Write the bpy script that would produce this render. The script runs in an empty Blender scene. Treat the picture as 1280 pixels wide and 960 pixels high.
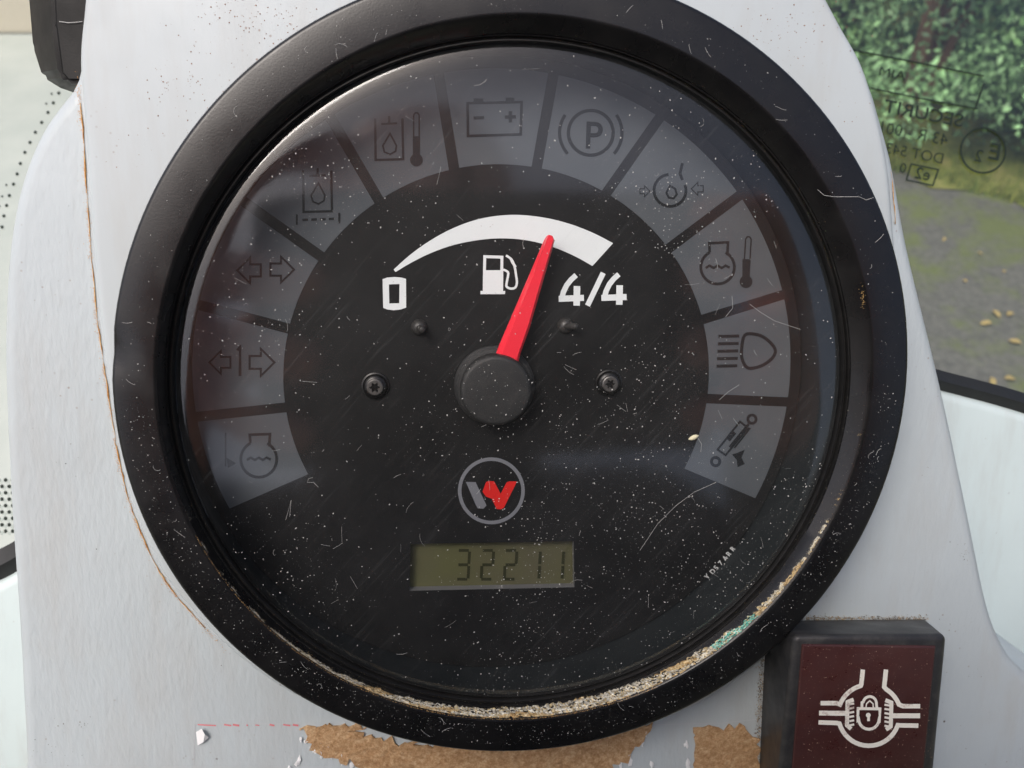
import bpy, bmesh, math, random
from mathutils import Vector, Matrix, noise
from mathutils.geometry import tessellate_polygon

R = math.radians
random.seed(7)
S = bpy.context.scene
COL = S.collection

# ---------------------------------------------------------------- camera, sky, sun, exposure
D = 0.111                      # camera to gauge, metres
FOC = 1000.0                   # focal length in photograph pixels (1280 wide)
PITCH = R(45)
TX, TY = R(11.5), R(5.0)       # the panel is not quite square to the lens
GROUND = -1.55

cw = Matrix(((1, 0, 0, 0), (0, math.sin(PITCH), -math.cos(PITCH), 0),
             (0, math.cos(PITCH), math.sin(PITCH), 0), (0, 0, 0, 1)))     # camera to world, camera at the origin
cam_d = bpy.data.cameras.new('camera')
cam = bpy.data.objects.new('camera', cam_d)
COL.objects.link(cam)
cam.matrix_world = cw
cam_d.sensor_width = 36
cam_d.lens = 36 * FOC / 1280
cam_d.clip_start = 0.004
cam_d.clip_end = 500
cam_d.dof.use_dof = True
cam_d.dof.focus_distance = 0.118
cam_d.dof.aperture_fstop = 40
S.camera = cam

SUN_TO = Vector((-0.34, -0.36, 0.87)).normalized()
w = bpy.data.worlds.new('World')
S.world = w
w.use_nodes = True
nt = w.node_tree
sky = nt.nodes.new('ShaderNodeTexSky')
sky.sky_type = 'NISHITA'
sky.sun_disc = False
sky.sun_elevation = math.asin(SUN_TO.z)
sky.sun_rotation = math.atan2(SUN_TO.x, SUN_TO.y)
sky.air_density = 0.7
sky.dust_density = 6.0
sky.ozone_density = 0.8
nt.links.new(sky.outputs[0], nt.nodes['Background'].inputs[0])
nt.nodes['Background'].inputs[1].default_value = 0.13
sd = bpy.data.lights.new('sun', 'SUN')
sd.energy = 1.0
sd.angle = R(28)
sd.color = (1.0, 0.99, 0.97)
so = bpy.data.objects.new('sun', sd)
COL.objects.link(so)
so.rotation_euler = SUN_TO.to_track_quat('Z', 'Y').to_euler()
S.view_settings.view_transform = 'Standard'
S.view_settings.look = 'None'
S.view_settings.gamma = 1
S.view_settings.exposure = 0.50
S.render.engine = 'CYCLES'

# ---------------------------------------------------------------- frames and helpers
fw = Vector((math.sin(TY) * math.cos(TX), -math.sin(TX), -math.cos(TX) * math.cos(TY))).normalized()
up = Vector((0, 1, 0)); up = (up - fw * up.dot(fw)).normalized()
rt = fw.cross(up)
CP = -fw * D                                    # camera in the panel's frame
cl = Matrix(((rt.x, up.x, -fw.x, CP.x), (rt.y, up.y, -fw.y, CP.y), (rt.z, up.z, -fw.z, CP.z), (0, 0, 0, 1)))
W = cw @ cl.inverted()                          # panel frame to world
MM = 0.001


def P(x, y, z):
    """measured photograph position -> point of the panel frame on the plane z (metres)"""
    d = fw + rt * ((x - 640) / FOC) - up * ((y - 480) / FOC)
    return CP + d * ((z - CP.z) / d.z)


def PD(x, y, dist):
    """measured position -> panel frame point at a given distance in front of the lens"""
    return CP + (fw + rt * ((x - 640) / FOC) - up * ((y - 480) / FOC)) * dist


ORI = {}


def link(o, parent=None, org=None, world=False):
    COL.objects.link(o)
    if parent is not None:
        o.parent = parent
        ORI[o] = ORI[parent]
    else:
        org = Vector(org if org is not None else (0, 0, 0))
        ORI[o] = org
        o.matrix_world = Matrix.Translation(org) if world else W @ Matrix.Translation(org)
    return o


def tag(o, label, cat, group=None):
    o['label'] = label
    o['category'] = cat
    if group:
        o['group'] = group
    return o


def thing(name, label, cat, org, group=None, world=False):
    o = bpy.data.objects.new(name, None)
    o.empty_display_size = 0.01
    link(o, None, org, world)
    return tag(o, label, cat, group)


def mesh(name, v, f, mat, parent=None, org=None, smooth=False, world=False, cols=None, kind=None):
    og = ORI[parent] if parent is not None else Vector(org if org is not None else (0, 0, 0))
    me = bpy.data.meshes.new(name)
    me.from_pydata([tuple(Vector(p) - og) for p in v], [], f)
    if mat:
        me.materials.append(mat)
    if cols:
        a = me.color_attributes.new('tint', 'FLOAT_COLOR', 'CORNER')
        i = 0
        buf = []
        for k, pl in enumerate(me.polygons):
            c = cols[k]
            buf.extend((c[0], c[1], c[2], 1.0) * pl.loop_total)
        a.data.foreach_set('color', buf)
    if smooth is True:
        me.polygons.foreach_set('use_smooth', [True] * len(me.polygons))
    me.update()
    o = bpy.data.objects.new(name, me)
    link(o, parent, org, world)
    if smooth == 'angle':
        me.polygons.foreach_set('use_smooth', [True] * len(me.polygons))
        me.set_sharp_from_angle(angle=R(35))
    if kind:
        o['kind'] = kind
    return o


def bm_mesh(name, bm, mat, parent=None, org=None, smooth=False, world=False, kind=None):
    bm.verts.index_update()
    v = [x.co.copy() for x in bm.verts]
    f = [[q.index for q in x.verts] for x in bm.faces]
    bm.free()
    return mesh(name, v, f, mat, parent, org, smooth, world, None, kind)


def box_bm(x0, x1, y0, y1, z0, z1, bev=0, seg=2):
    bm = bmesh.new()
    bmesh.ops.create_cube(bm, size=1)
    for q in bm.verts:
        q.co = Vector(((x0 + x1) / 2 + q.co.x * (x1 - x0), (y0 + y1) / 2 + q.co.y * (y1 - y0), (z0 + z1) / 2 + q.co.z * (z1 - z0)))
    if bev:
        bmesh.ops.bevel(bm, geom=bm.edges[:], offset=bev, segments=seg, affect='EDGES', profile=0.5)
    return bm


def lathe(prof, c, n=160, close=False):
    v, f = [], []
    m = len(prof)
    for i in range(n):
        a = 2 * math.pi * i / n
        for r, z in prof:
            v.append(Vector((c[0] + r * math.cos(a), c[1] + r * math.sin(a), z)))
    for i in range(n):
        j = (i + 1) % n
        for k in range(m - 1):
            f.append((i * m + k, j * m + k, j * m + k + 1, i * m + k + 1))
    if close:
        f.append([i * m + m - 1 for i in range(n)])
    return v, f


def catmull(pts, sub=6, closed=False):
    out = []
    n = len(pts)
    rng = range(n if closed else n - 1)
    for i in rng:
        p = [Vector(pts[(i + k) % n] if closed else pts[min(max(i + k, 0), n - 1)]) for k in (-1, 0, 1, 2)]
        for s in range(sub):
            t = s / sub
            out.append(0.5 * ((2 * p[1]) + (-p[0] + p[2]) * t + (2 * p[0] - 5 * p[1] + 4 * p[2] - p[3]) * t * t + (-p[0] + 3 * p[1] - 3 * p[2] + p[3]) * t ** 3))
    if not closed:
        out.append(Vector(pts[-1]))
    return out


def offset2(pl, d):
    """inward offset of a counter-clockwise closed outline"""
    n = len(pl)
    out = []
    for i in range(n):
        a, b, c = pl[i - 1], pl[i], pl[(i + 1) % n]
        e1 = (b - a).normalized(); e2 = (c - b).normalized()
        m = (Vector((-e1.y, e1.x)) + Vector((-e2.y, e2.x)))
        m = m.normalized() if m.length > 1e-6 else Vector((-e1.y, e1.x))
        k = max(0.5, m.dot(Vector((-e1.y, e1.x))))
        out.append(b + m * d / k)
    return out


def plate(outline, ztop, depth, bev, hole=None):
    """a plate with a rounded top edge and an optional round hole; outline = 2D points"""
    pl = [Vector(p[:2]) for p in outline]
    ar = sum(pl[i - 1].x * pl[i].y - pl[i].x * pl[i - 1].y for i in range(len(pl)))
    if ar < 0:
        pl.reverse()
    n = len(pl)
    rings = [(0, ztop - depth), (0, ztop - bev)]
    for k in range(1, 6):
        a = k / 5 * math.pi / 2
        rings.append((bev * (1 - math.cos(a)), ztop - bev * (1 - math.sin(a))))
    v, f = [], []
    for d, z in rings:
        for q in (offset2(pl, d) if d else pl):
            v.append(Vector((q.x, q.y, z)))
    for r in range(len(rings) - 1):
        for i in range(n):
            j = (i + 1) % n
            f.append((r * n + i, r * n + j, (r + 1) * n + j, (r + 1) * n + i))
    top = list(range((len(rings) - 1) * n, len(rings) * n))
    if hole:
        cx, cy, hr = hole
        h0 = len(v)
        m = 96
        for z in (ztop, ztop - depth):
            for i in range(m):
                a = -2 * math.pi * i / m
                v.append(Vector((cx + hr * math.cos(a), cy + hr * math.sin(a), z)))
        loopA = [v[i] for i in top]
        loopB = [v[h0 + i] for i in range(m)]
        ids = top + [h0 + i for i in range(m)]
        for t in tessellate_polygon([loopA, loopB]):
            f.append([ids[k] for k in t])
        for i in range(m):
            j = (i + 1) % m
            f.append((h0 + i, h0 + j, h0 + m + j, h0 + m + i))
    else:
        f.append(top)
    bm = bmesh.new()
    vs = [bm.verts.new(q) for q in v]
    for q in f:
        try:
            bm.faces.new([vs[k] for k in q])
        except ValueError:
            pass
    bmesh.ops.recalc_face_normals(bm, faces=bm.faces[:])
    return bm


class Flat:
    """print: outlines and strokes given at their measured positions, laid on the plane z"""
    def __init__(self, z, fn=None):
        self.z = z; self.v = []; self.f = []; self.k = 0
        self.fn = fn or P

    def _add(self, pts):
        b = len(self.v)
        for p in pts:
            self.v.append(self.fn(p[0], p[1], self.z + self.k * 6e-6))
        return b

    def poly(self, pts):
        b = self._add(pts)
        tri = tessellate_polygon([[Vector((p[0], p[1], 0)) for p in pts]])
        for t in tri:
            self.f.append([b + i for i in t])
        self.k += 1
        return self

    def stroke(self, pts, wd, closed=False):
        p = [Vector(q[:2]) for q in pts]
        n = len(p)
        L, Rr = [], []
        for i in range(n):
            if closed or 0 < i < n - 1:
                e1 = (p[i] - p[i - 1]).normalized(); e2 = (p[(i + 1) % n] - p[i]).normalized()
            elif i == 0:
                e1 = e2 = (p[1] - p[0]).normalized()
            else:
                e1 = e2 = (p[-1] - p[-2]).normalized()
            n1 = Vector((-e1.y, e1.x)); m = n1 + Vector((-e2.y, e2.x))
            m = m.normalized() if m.length > 1e-6 else n1
            k = max(0.45, m.dot(n1))
            L.append(p[i] + m * wd / 2 / k); Rr.append(p[i] - m * wd / 2 / k)
        b = self._add(L + Rr)
        for i in range(n if closed else n - 1):
            j = (i + 1) % n
            self.f.append((b + i, b + j, b + n + j, b + n + i))
        self.k += 1
        return self

    def arc(self, cx, cy, r, a0, a1, wd, n=28, ry=None):
        pts = [(cx + r * math.cos(R(a0 + (a1 - a0) * i / n)), cy - (ry or r) * math.sin(R(a0 + (a1 - a0) * i / n))) for i in range(n + 1)]
        return self.stroke(pts, wd)

    def ring(self, cx, cy, r, wd, n=40, ry=None):
        return self.stroke([(cx + r * math.cos(2 * math.pi * i / n), cy + (ry or r) * math.sin(2 * math.pi * i / n)) for i in range(n)], wd, True)

    def disc(self, cx, cy, r, n=20):
        return self.poly([(cx + r * math.cos(2 * math.pi * i / n), cy + r * math.sin(2 * math.pi * i / n)) for i in range(n)])

    def text(self, s, x, y, size, ang=0, mirror=False, sx=1.0, bold=0.0):
        cu = bpy.data.curves.new('t', 'FONT')
        cu.body = s; cu.size = 1; cu.align_x = 'LEFT'; cu.offset = bold
        cu.resolution_u = 4
        o = bpy.data.objects.new('t', cu)
        COL.objects.link(o)
        dg = bpy.context.evaluated_depsgraph_get()
        me = bpy.data.meshes.new_from_object(o.evaluated_get(dg))
        ca, sa = math.cos(R(ang)), math.sin(R(ang))
        pts = []
        for q in me.vertices:
            u = q.co.x * size * sx * (-1 if mirror else 1); h = -q.co.y * size
            pts.append((x + u * ca - h * sa, y + u * sa + h * ca))
        b = self._add(pts)
        for pl in me.polygons:
            self.f.append([b + i for i in pl.vertices])
        self.k += 1
        bpy.data.objects.remove(o); bpy.data.curves.remove(cu); bpy.data.meshes.remove(me)
        return self

    def build(self, name, mat, parent, kind=None, cols=None):
        return mesh(name, self.v, self.f, mat, parent, kind=kind)


def tube(v, f, pts, r, n=5, taper=False):
    b = len(v)
    m = len(pts)
    for i, p in enumerate(pts):
        p = Vector(p)
        d = (Vector(pts[min(i + 1, m - 1)]) - Vector(pts[max(i - 1, 0)])).normalized()
        a = Vector((0, 0, 1)) if abs(d.z) < 0.9 else Vector((1, 0, 0))
        u = d.cross(a).normalized(); w2 = d.cross(u)
        rr = r[i] if isinstance(r, (list, tuple)) else r
        for k in range(n):
            t = 2 * math.pi * k / n
            v.append(p + (u * math.cos(t) + w2 * math.sin(t)) * rr)
    for i in range(m - 1):
        for k in range(n):
            j = (k + 1) % n
            f.append((b + i * n + k, b + i * n + j, b + (i + 1) * n + j, b + (i + 1) * n + k))
    f.append([b + k for k in range(n)][::-1])
    f.append([b + (m - 1) * n + k for k in range(n)])


# ---------------------------------------------------------------- materials
def mat(name, base=(0.5, 0.5, 0.5), rough=0.5, spec=0.5, metal=0.0):
    m = bpy.data.materials.new(name)
    m.use_nodes = True
    b = m.node_tree.nodes['Principled BSDF']
    b.inputs['Base Color'].default_value = (*base, 1)
    b.inputs['Roughness'].default_value = rough
    b.inputs['Specular IOR Level'].default_value = spec
    b.inputs['Metallic'].default_value = metal
    return m


class N:
    """small node helper"""
    def __init__(self, m):
        self.t = m.node_tree; self.b = self.t.nodes.get('Principled BSDF')
        self.co = self.t.nodes.new('ShaderNodeTexCoord').outputs['Object']

    def n(self, typ, **kw):
        q = self.t.nodes.new(typ)
        for k, val in kw.items():
            if k in q.inputs.keys():
                q.inputs[k].default_value = val
            else:
                setattr(q, k, val)
        return q

    def l(self, a, b):
        self.t.links.new(a, b)

    def scaled(self, s, rot=0.0):
        q = self.n('ShaderNodeMapping')
        q.inputs['Scale'].default_value = s if isinstance(s, tuple) else (s, s, s)
        src = self.co
        if rot:                                   # turn first, stretch afterwards
            p = self.n('ShaderNodeMapping')
            p.inputs['Rotation'].default_value = (0, 0, rot)
            self.l(src, p.inputs['Vector'])
            src = p.outputs[0]
        self.l(src, q.inputs['Vector'])
        return q.outputs[0]

    def noise(self, s, detail=3.0, rough=0.55, rot=0.0):
        q = self.n('ShaderNodeTexNoise', Scale=1.0, Detail=detail, Roughness=rough)
        self.l(self.scaled(s, rot), q.inputs['Vector'])
        return q.outputs['Fac']

    def vor(self, s):
        q = self.n('ShaderNodeTexVoronoi', Scale=1.0)
        self.l(self.scaled(s), q.inputs['Vector'])
        return q.outputs['Distance']

    def ramp(self, x, stops):
        q = self.n('ShaderNodeValToRGB')
        e = q.color_ramp.elements
        while len(e) < len(stops):
            e.new(0.5)
        for i, (p, c) in enumerate(stops):
            e[i].position = p
            e[i].color = (c, c, c, 1) if isinstance(c, (int, float)) else (*c, 1)
        self.l(x, q.inputs[0])
        return q.outputs[0]

    def math(self, op, a, b=None):
        q = self.n('ShaderNodeMath', operation=op)
        for i, x in enumerate((a, b)):
            if x is None:
                continue
            if isinstance(x, (int, float)):
                q.inputs[i].default_value = x
            else:
                self.l(x, q.inputs[i])
        return q.outputs[0]

    def mix(self, fac, a, b):
        q = self.n('ShaderNodeMix', data_type='RGBA')
        for s, x in ((0, fac), (6, a), (7, b)):
            if isinstance(x, tuple):
                q.inputs[s].default_value = (*x, 1)
            elif isinstance(x, (int, float)):
                q.inputs[s].default_value = x
            else:
                self.l(x, q.inputs[s])
        return q.outputs[2]

    def bump(self, h, strength, dist, prev=None):
        q = self.n('ShaderNodeBump', Strength=strength, Distance=dist)
        self.l(h, q.inputs['Height'])
        if prev is not None:
            self.l(prev, q.inputs['Normal'])
        return q.outputs[0]


def paint(name, base, ripple, speck):
    m = mat(name, base, 0.42, 0.45)
    k = N(m)
    cl_ = k.noise((60, 60, 60), 4)
    c = k.mix(k.ramp(cl_, [(0.35, 0.0), (0.7, 1.0)]), tuple(x * 0.95 for x in base), base)
    # small dirt and rust specks gathered in patches
    v1 = k.ramp(k.vor(620), [(0.07, 1.0), (0.13, 0.0)])
    patch = k.ramp(k.noise((75, 75, 75), 3), [(0.56, 0.0), (0.68, speck)])
    c = k.mix(k.math('MULTIPLY', v1, patch), c, (0.20, 0.11, 0.07))
    v2 = k.ramp(k.vor(190), [(0.035, 1.0), (0.05, 0.0)])
    c = k.mix(k.math('MULTIPLY', v2, k.ramp(k.noise((30, 30, 30), 2), [(0.5, 0.0), (0.56, 0.9)])), c, (0.10, 0.08, 0.07))
    sm = k.ramp(k.noise((130, 22, 60), 5, 0.65), [(0.48, 0.0), (0.72, 0.38)])
    c = k.mix(sm, c, (0.40, 0.395, 0.375))
    st_ = k.ramp(k.noise((38, 30, 30), 6, 0.7), [(0.58, 0.0), (0.75, 0.15)])
    c = k.mix(st_, c, (0.42, 0.40, 0.34))
    k.l(c, k.b.inputs['Base Color'])
    k.l(k.ramp(k.noise((200, 200, 200), 4), [(0.3, 0.34), (0.7, 0.52)]), k.b.inputs['Roughness'])
    h = k.noise((1300, 480, 800), 2, 0.5)
    nb = k.bump(h, ripple, 0.0003)
    nb = k.bump(k.noise(2600, 2), 0.12, 0.00008, nb)
    k.l(nb, k.b.inputs['Normal'])
    return m


M = {}
M['cover'] = paint('ripple_white_paint', (0.475, 0.53, 0.555), 0.36, 0.5)
M['pod'] = paint('smooth_white_paint', (0.485, 0.535, 0.555), 0.05, 1.0)
M['base'] = paint('dash_window_lit_white', (0.58, 0.675, 0.675), 0.10, 0.5)  # brighter cyan white: the window's light on the shelf is put into the colour


def plastic(name, base, rough, grain, dist, spec=0.5, dusty=0.0):
    m = mat(name, base, rough, spec)
    k = N(m)
    k.l(k.bump(k.noise(grain, 3, 0.6), 0.5, dist), k.b.inputs['Normal'])
    r = k.ramp(k.noise((160, 160, 160), 4), [(0.3, rough - 0.06), (0.7, rough + 0.1)])
    k.l(r, k.b.inputs['Roughness'])
    if dusty:
        g = k.ramp(k.noise((420, 420, 420), 5, 0.7), [(0.45, 0.0), (0.8, dusty)])
        k.l(k.mix(g, base, (0.30, 0.28, 0.25)), k.b.inputs['Base Color'])
    return m


M['bezel'] = plastic('satin_black_plastic', (0.006, 0.006, 0.0065), 0.27, 3800, 0.000025, 0.5, 0.012)
M['gasket'] = plastic('black_rubber_gasket', (0.005, 0.005, 0.005), 0.45, 3000, 0.00003, 0.3, 0.02)
M['chamber'] = plastic('dial_chamber_grey', (0.014, 0.018, 0.020), 0.5, 3000, 0.00002, 0.3)
M['hub'] = plastic('hub_grained_black', (0.022, 0.023, 0.024), 0.5, 5200, 0.0001, 0.5, 0.05)
M['pin'] = plastic('black_peg_plastic', (0.035, 0.034, 0.033), 0.4, 3000, 0.00003)
M['housing'] = plastic('switch_black_plastic', (0.020, 0.020, 0.021), 0.42, 3000, 0.00004, 0.5, 0.12)
M['bracket'] = plastic('bracket_black_plastic', (0.008, 0.008, 0.008), 0.5, 2500, 0.00004, 0.25)
M['seal'] = plastic('black_rubber_seal', (0.012, 0.013, 0.013), 0.55, 900, 0.0001)
M['screw'] = mat('dark_steel', (0.16, 0.155, 0.15), 0.40, 0.5, 0.7)
M['socket'] = mat('dark_socket', (0.01, 0.01, 0.01), 0.6, 0.3)
M['white_print'] = mat('white_print', (0.78, 0.83, 0.84), 0.5, 0.3)
M['icon'] = mat('dark_print', (0.012, 0.014, 0.016), 0.6, 0.2)
M['logo_grey'] = mat('grey_print', (0.17, 0.18, 0.20), 0.5, 0.3)
M['logo_red'] = mat('red_print', (0.62, 0.018, 0.015), 0.5, 0.3)
M['text_print'] = mat('pale_print', (0.55, 0.57, 0.57), 0.5, 0.3)
M['needle'] = mat('red_needle_plastic', (0.92, 0.035, 0.06), 0.3, 0.5)
M['lcd_digit'] = mat('lcd_digit', (0.030, 0.032, 0.015), 0.5, 0.2)
M['symbol'] = mat('cream_print', (0.80, 0.78, 0.70), 0.5, 0.3)
k = N(M['symbol'])
k.l(k.mix(k.ramp(k.noise((420, 420, 420), 6, 0.75), [(0.56, 0.0), (0.70, 0.75)]), (0.80, 0.78, 0.70), (0.25, 0.12, 0.10)), k.b.inputs['Base Color'])
M['etch'] = mat('black_etch', (0.012, 0.02, 0.015), 0.6, 0.2)
M['paper'] = mat('torn_white_paper', (0.80, 0.81, 0.82), 0.8, 0.2)
M['red_line'] = mat('faded_red_ink', (0.70, 0.22, 0.24), 0.7, 0.2)

m = M['dial'] = mat('dial_black', (0.010, 0.0105, 0.011), 0.55, 0.25)
k = N(m)
k.l(k.mix(k.ramp(k.noise((260, 260, 260), 4), [(0.3, 0.0), (0.8, 1.0)]), (0.006, 0.0065, 0.007), (0.011, 0.0115, 0.012)), k.b.inputs['Base Color'])
m = M['segment'] = mat('smoked_segment', (0.05, 0.058, 0.066), 0.5, 0.25)
k = N(m)
k.l(k.mix(k.ramp(k.noise((120, 120, 120), 4), [(0.3, 0.0), (0.75, 1.0)]), (0.075, 0.086, 0.098), (0.095, 0.107, 0.118)), k.b.inputs['Base Color'])
m = M['lcd'] = mat('lcd_olive', (0.15, 0.145, 0.06), 0.35, 0.4)
k = N(m)
k.l(k.mix(k.ramp(k.noise((90, 90, 90), 2), [(0.35, 0.0), (0.7, 1.0)]), (0.088, 0.083, 0.050), (0.095, 0.098, 0.045)), k.b.inputs['Base Color'])
m = M['maroon'] = mat('maroon_translucent_plastic', (0.045, 0.008, 0.010), 0.34, 0.5)
k = N(m)
g = k.ramp(k.vor(1500), [(0.06, 1.0), (0.12, 0.0)])
g2 = k.ramp(k.noise((160, 160, 160), 4, 0.7), [(0.3, 0.15), (0.8, 0.8)])
k.l(k.ramp(k.noise((210, 300, 210), 5, 0.7), [(0.3, 0.22), (0.7, 0.55)]), k.b.inputs['Roughness'])
k.l(k.mix(k.math('MULTIPLY', g, g2), k.mix(k.ramp(k.noise((90, 90, 90), 4), [(0.3, 0.), (0.8, 1.)]), (0.043, 0.012, 0.012), (0.068, 0.026, 0.023)), (0.28, 0.17, 0.13)), k.b.inputs['Base Color'])
k.l(k.bump(k.noise(2500, 3), 0.4, 0.00003), k.b.inputs['Normal'])


def attr_mat(name, rough=0.85):
    m = mat(name, (0.5, 0.5, 0.5), rough, 0.25)
    a = m.node_tree.nodes.new('ShaderNodeAttribute')
    a.attribute_name = 'tint'
    m.node_tree.links.new(a.outputs['Color'], m.node_tree.nodes['Principled BSDF'].inputs['Base Color'])
    return m


M['grains'] = attr_mat('coloured_grains')
m = M['dust'] = mat('pale_dust', (0.48, 0.48, 0.465), 0.9, 0.1)
m = M['rust'] = mat('rust', (0.38, 0.17, 0.06), 0.9, 0.2)
k = N(m)
k.l(k.ramp(k.noise((500, 500, 500), 4, 0.7), [(0.35, (0.34, 0.14, 0.04)), (0.5, (0.56, 0.30, 0.10)), (0.66, (0.66, 0.50, 0.32))]), k.b.inputs['Base Color'])
m = M['foam'] = mat('brown_foam_adhesive', (0.42, 0.25, 0.12), 0.9, 0.15)
k = N(m)
k.l(k.ramp(k.noise((1300, 1300, 1300), 6, 0.8), [(0.3, (0.28, 0.15, 0.07)), (0.5, (0.50, 0.31, 0.16)), (0.68, (0.70, 0.52, 0.33))]), k.b.inputs['Base Color'])
k.l(k.bump(k.noise(4200, 5, 0.75), 0.8, 0.00025), k.b.inputs['Normal'])


def glass(name, tint, rough, film, scratch):
    m = bpy.data.materials.new(name)
    m.use_nodes = True
    t = m.node_tree
    t.nodes.remove(t.nodes['Principled BSDF'])
    k = N(m)
    out = [x for x in t.nodes if x.type == 'OUTPUT_MATERIAL'][0]
    tr = k.n('ShaderNodeBsdfTransparent'); tr.inputs[0].default_value = (*tint, 1)
    gl = k.n('ShaderNodeBsdfGlossy'); gl.inputs['Roughness'].default_value = rough
    df = k.n('ShaderNodeBsdfDiffuse'); df.inputs[0].default_value = (0.55, 0.56, 0.56, 1)
    fr = k.n('ShaderNodeFresnel', IOR=1.49)
    ge = k.n('ShaderNodeNewGeometry')         # thin sheet: the same reflectance from either side
    k.l(k.math('ADD', k.math('MULTIPLY', ge.outputs['Backfacing'], 1 / 1.49 - 1.49), 1.49), fr.inputs['IOR'])
    mx = k.n('ShaderNodeMixShader')
    k.l(k.math('MULTIPLY', fr.outputs[0], 2.0), mx.inputs[0])     # two faces of the sheet
    k.l(tr.outputs[0], mx.inputs[1]); k.l(gl.outputs[0], mx.inputs[2])
    m2 = k.n('ShaderNodeMixShader')
    sc = k.ramp(k.noise((90, 3400, 300), 3, 0.6, R(-48)), [(0.56, 0.0), (0.78, scratch)])
    pa = k.ramp(k.noise((70, 70, 70), 3), [(0.35, 0.25), (0.7, 1.0)])
    fl = k.math('ADD', k.math('MULTIPLY', sc, pa), k.math('MULTIPLY', pa, film))
    k.l(fl, m2.inputs[0]); k.l(mx.outputs[0], m2.inputs[1]); k.l(df.outputs[0], m2.inputs[2])
    k.l(m2.outputs[0], out.inputs['Surface'])
    return m


M['lens'] = glass('scratched_lens', (1, 1, 1), 0.09, 0.016, 0.05)
M['windscreen'] = glass('windscreen_glass', (0.90, 0.95, 0.92), 0.02, 0.012, 0.02)

# ---------------------------------------------------------------- the ground outside
m = M['asphalt'] = mat('mossy_asphalt', (0.1, 0.1, 0.09), 0.9, 0.2)
k = N(m)
c = k.mix(k.ramp(k.noise((45, 45, 45), 5, 0.7), [(0.3, 0.0), (0.7, 1.0)]), (0.10, 0.10, 0.09), (0.18, 0.175, 0.155))
c = k.mix(k.ramp(k.noise((5.5, 5.5, 5.5), 5, 0.65), [(0.46, 0.0), (0.64, 0.75)]), c, (0.15, 0.18, 0.055))
k.l(c, k.b.inputs['Base Color'])
k.l(k.bump(k.noise(120, 4), 0.6, 0.01), k.b.inputs['Normal'])
mesh('ground', [(-60, -60, GROUND), (60, -60, GROUND), (60, 60, GROUND), (-60, 60, GROUND)], [(0, 1, 2, 3)], M['asphalt'], world=True)['kind'] = 'structure'
m = M['concrete'] = mat('pale_concrete', (0.55, 0.55, 0.50), 0.9, 0.2)
k = N(m)
k.l(k.mix(k.ramp(k.noise((3, 3, 3), 6, 0.65), [(0.3, 0.0), (0.7, 1.0)]), (0.42, 0.45, 0.42), (0.54, 0.56, 0.52)), k.b.inputs['Base Color'])
v, f = [], []
b = box_bm(-20, -0.9, 0.6, 20, GROUND - 0.05, GROUND + 0.02)
bm_mesh('paved_yard', b, M['concrete'], world=True)['kind'] = 'structure'
m = M['render'] = mat('cream_wall_render', (0.66, 0.58, 0.45), 0.9, 0.2)
k = N(m)
k.l(k.bump(k.noise(40, 5), 0.4, 0.01), k.b.inputs['Normal'])
o = bm_mesh('yard_wall', box_bm(-9, -1.9, 3.9, 4.15, GROUND + 0.02, 1.2, 0.02), M['render'], org=(-5.7, 4.0, GROUND + 0.02), world=True)
tag(o, 'blurred cream rendered wall beyond the pale paved yard', 'wall')

# grass verge: a bank, grass blades and shrubs behind it
m = M['verge'] = mat('verge_soil', (0.10, 0.11, 0.03), 0.95, 0.1)
k = N(m)
k.l(k.ramp(k.noise((7, 7, 7), 5, 0.7), [(0.3, (0.05, 0.07, 0.02)), (0.52, (0.17, 0.19, 0.05)), (0.7, (0.30, 0.27, 0.10))]), k.b.inputs['Base Color'])
EA, ED = Vector((1.43, 2.65, GROUND)), Vector((0.86, -0.50, 0)).normalized()
EN = Vector((0.50, 0.86, 0)).normalized()
v, f = [], []
nu, nv = 60, 14
for i in range(nu + 1):
    for j in range(nv + 1):
        q = EA + ED * (-3 + 7.5 * i / nu) + EN * (2.6 * j / nv + (0.07 * math.sin(i * 1.7) + 0.05 * math.sin(i * 0.61) if j == 0 else 0))
        q = q + Vector((0, 0, 0.012 + (0.02 + 0.05 * noise.noise(q * 2.5)) * min(1, j * 0.5) + 0.09 * j / nv if j else 0.006))
        v.append(q)
for i in range(nu):
    for j in range(nv):
        a = i * (nv + 1) + j
        f.append((a, a + nv + 1, a + nv + 2, a + 1))
mesh('verge', v, f, M['verge'], world=True, smooth=True)['kind'] = 'structure'
v, f, cols = [], [], []
for i in range(9000):
    q = EA + ED * random.uniform(-1.2, 2.2) + EN * abs(random.gauss(0, 0.22))
    h = random.uniform(0.02, 0.06)
    a = random.uniform(0, 6.28); wd = random.uniform(0.002, 0.004)
    sd_ = Vector((math.cos(a), math.sin(a), 0)); ln = Vector((random.gauss(0, .35), random.gauss(0, .35), 0)) * h
    bb = len(v)
    v += [q - sd_ * wd, q + sd_ * wd, q + ln + Vector((0, 0, h))]
    f.append((bb, bb + 1, bb + 2))
    g = random.random()
    cols.append((0.10 + 0.16 * g, 0.16 + 0.11 * g, 0.03 + 0.03 * g))
o = mesh('grass', v, f, M['grains'], world=True, cols=cols, kind='stuff')
tag(o, 'yellow green grass along the verge below the shrubs', 'grass')

m = M['leaf'] = mat('shrub_leaf', (0.07, 0.12, 0.04), 0.5, 0.4)
k = N(m)
at = k.n('ShaderNodeAttribute'); at.attribute_name = 'tint'
k.l(at.outputs['Color'], k.b.inputs['Base Color'])
k.b.inputs['Transmission Weight'].default_value = 0.0
M['bark'] = mat('shrub_bark', (0.20, 0.12, 0.07), 0.9, 0.2)


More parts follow.
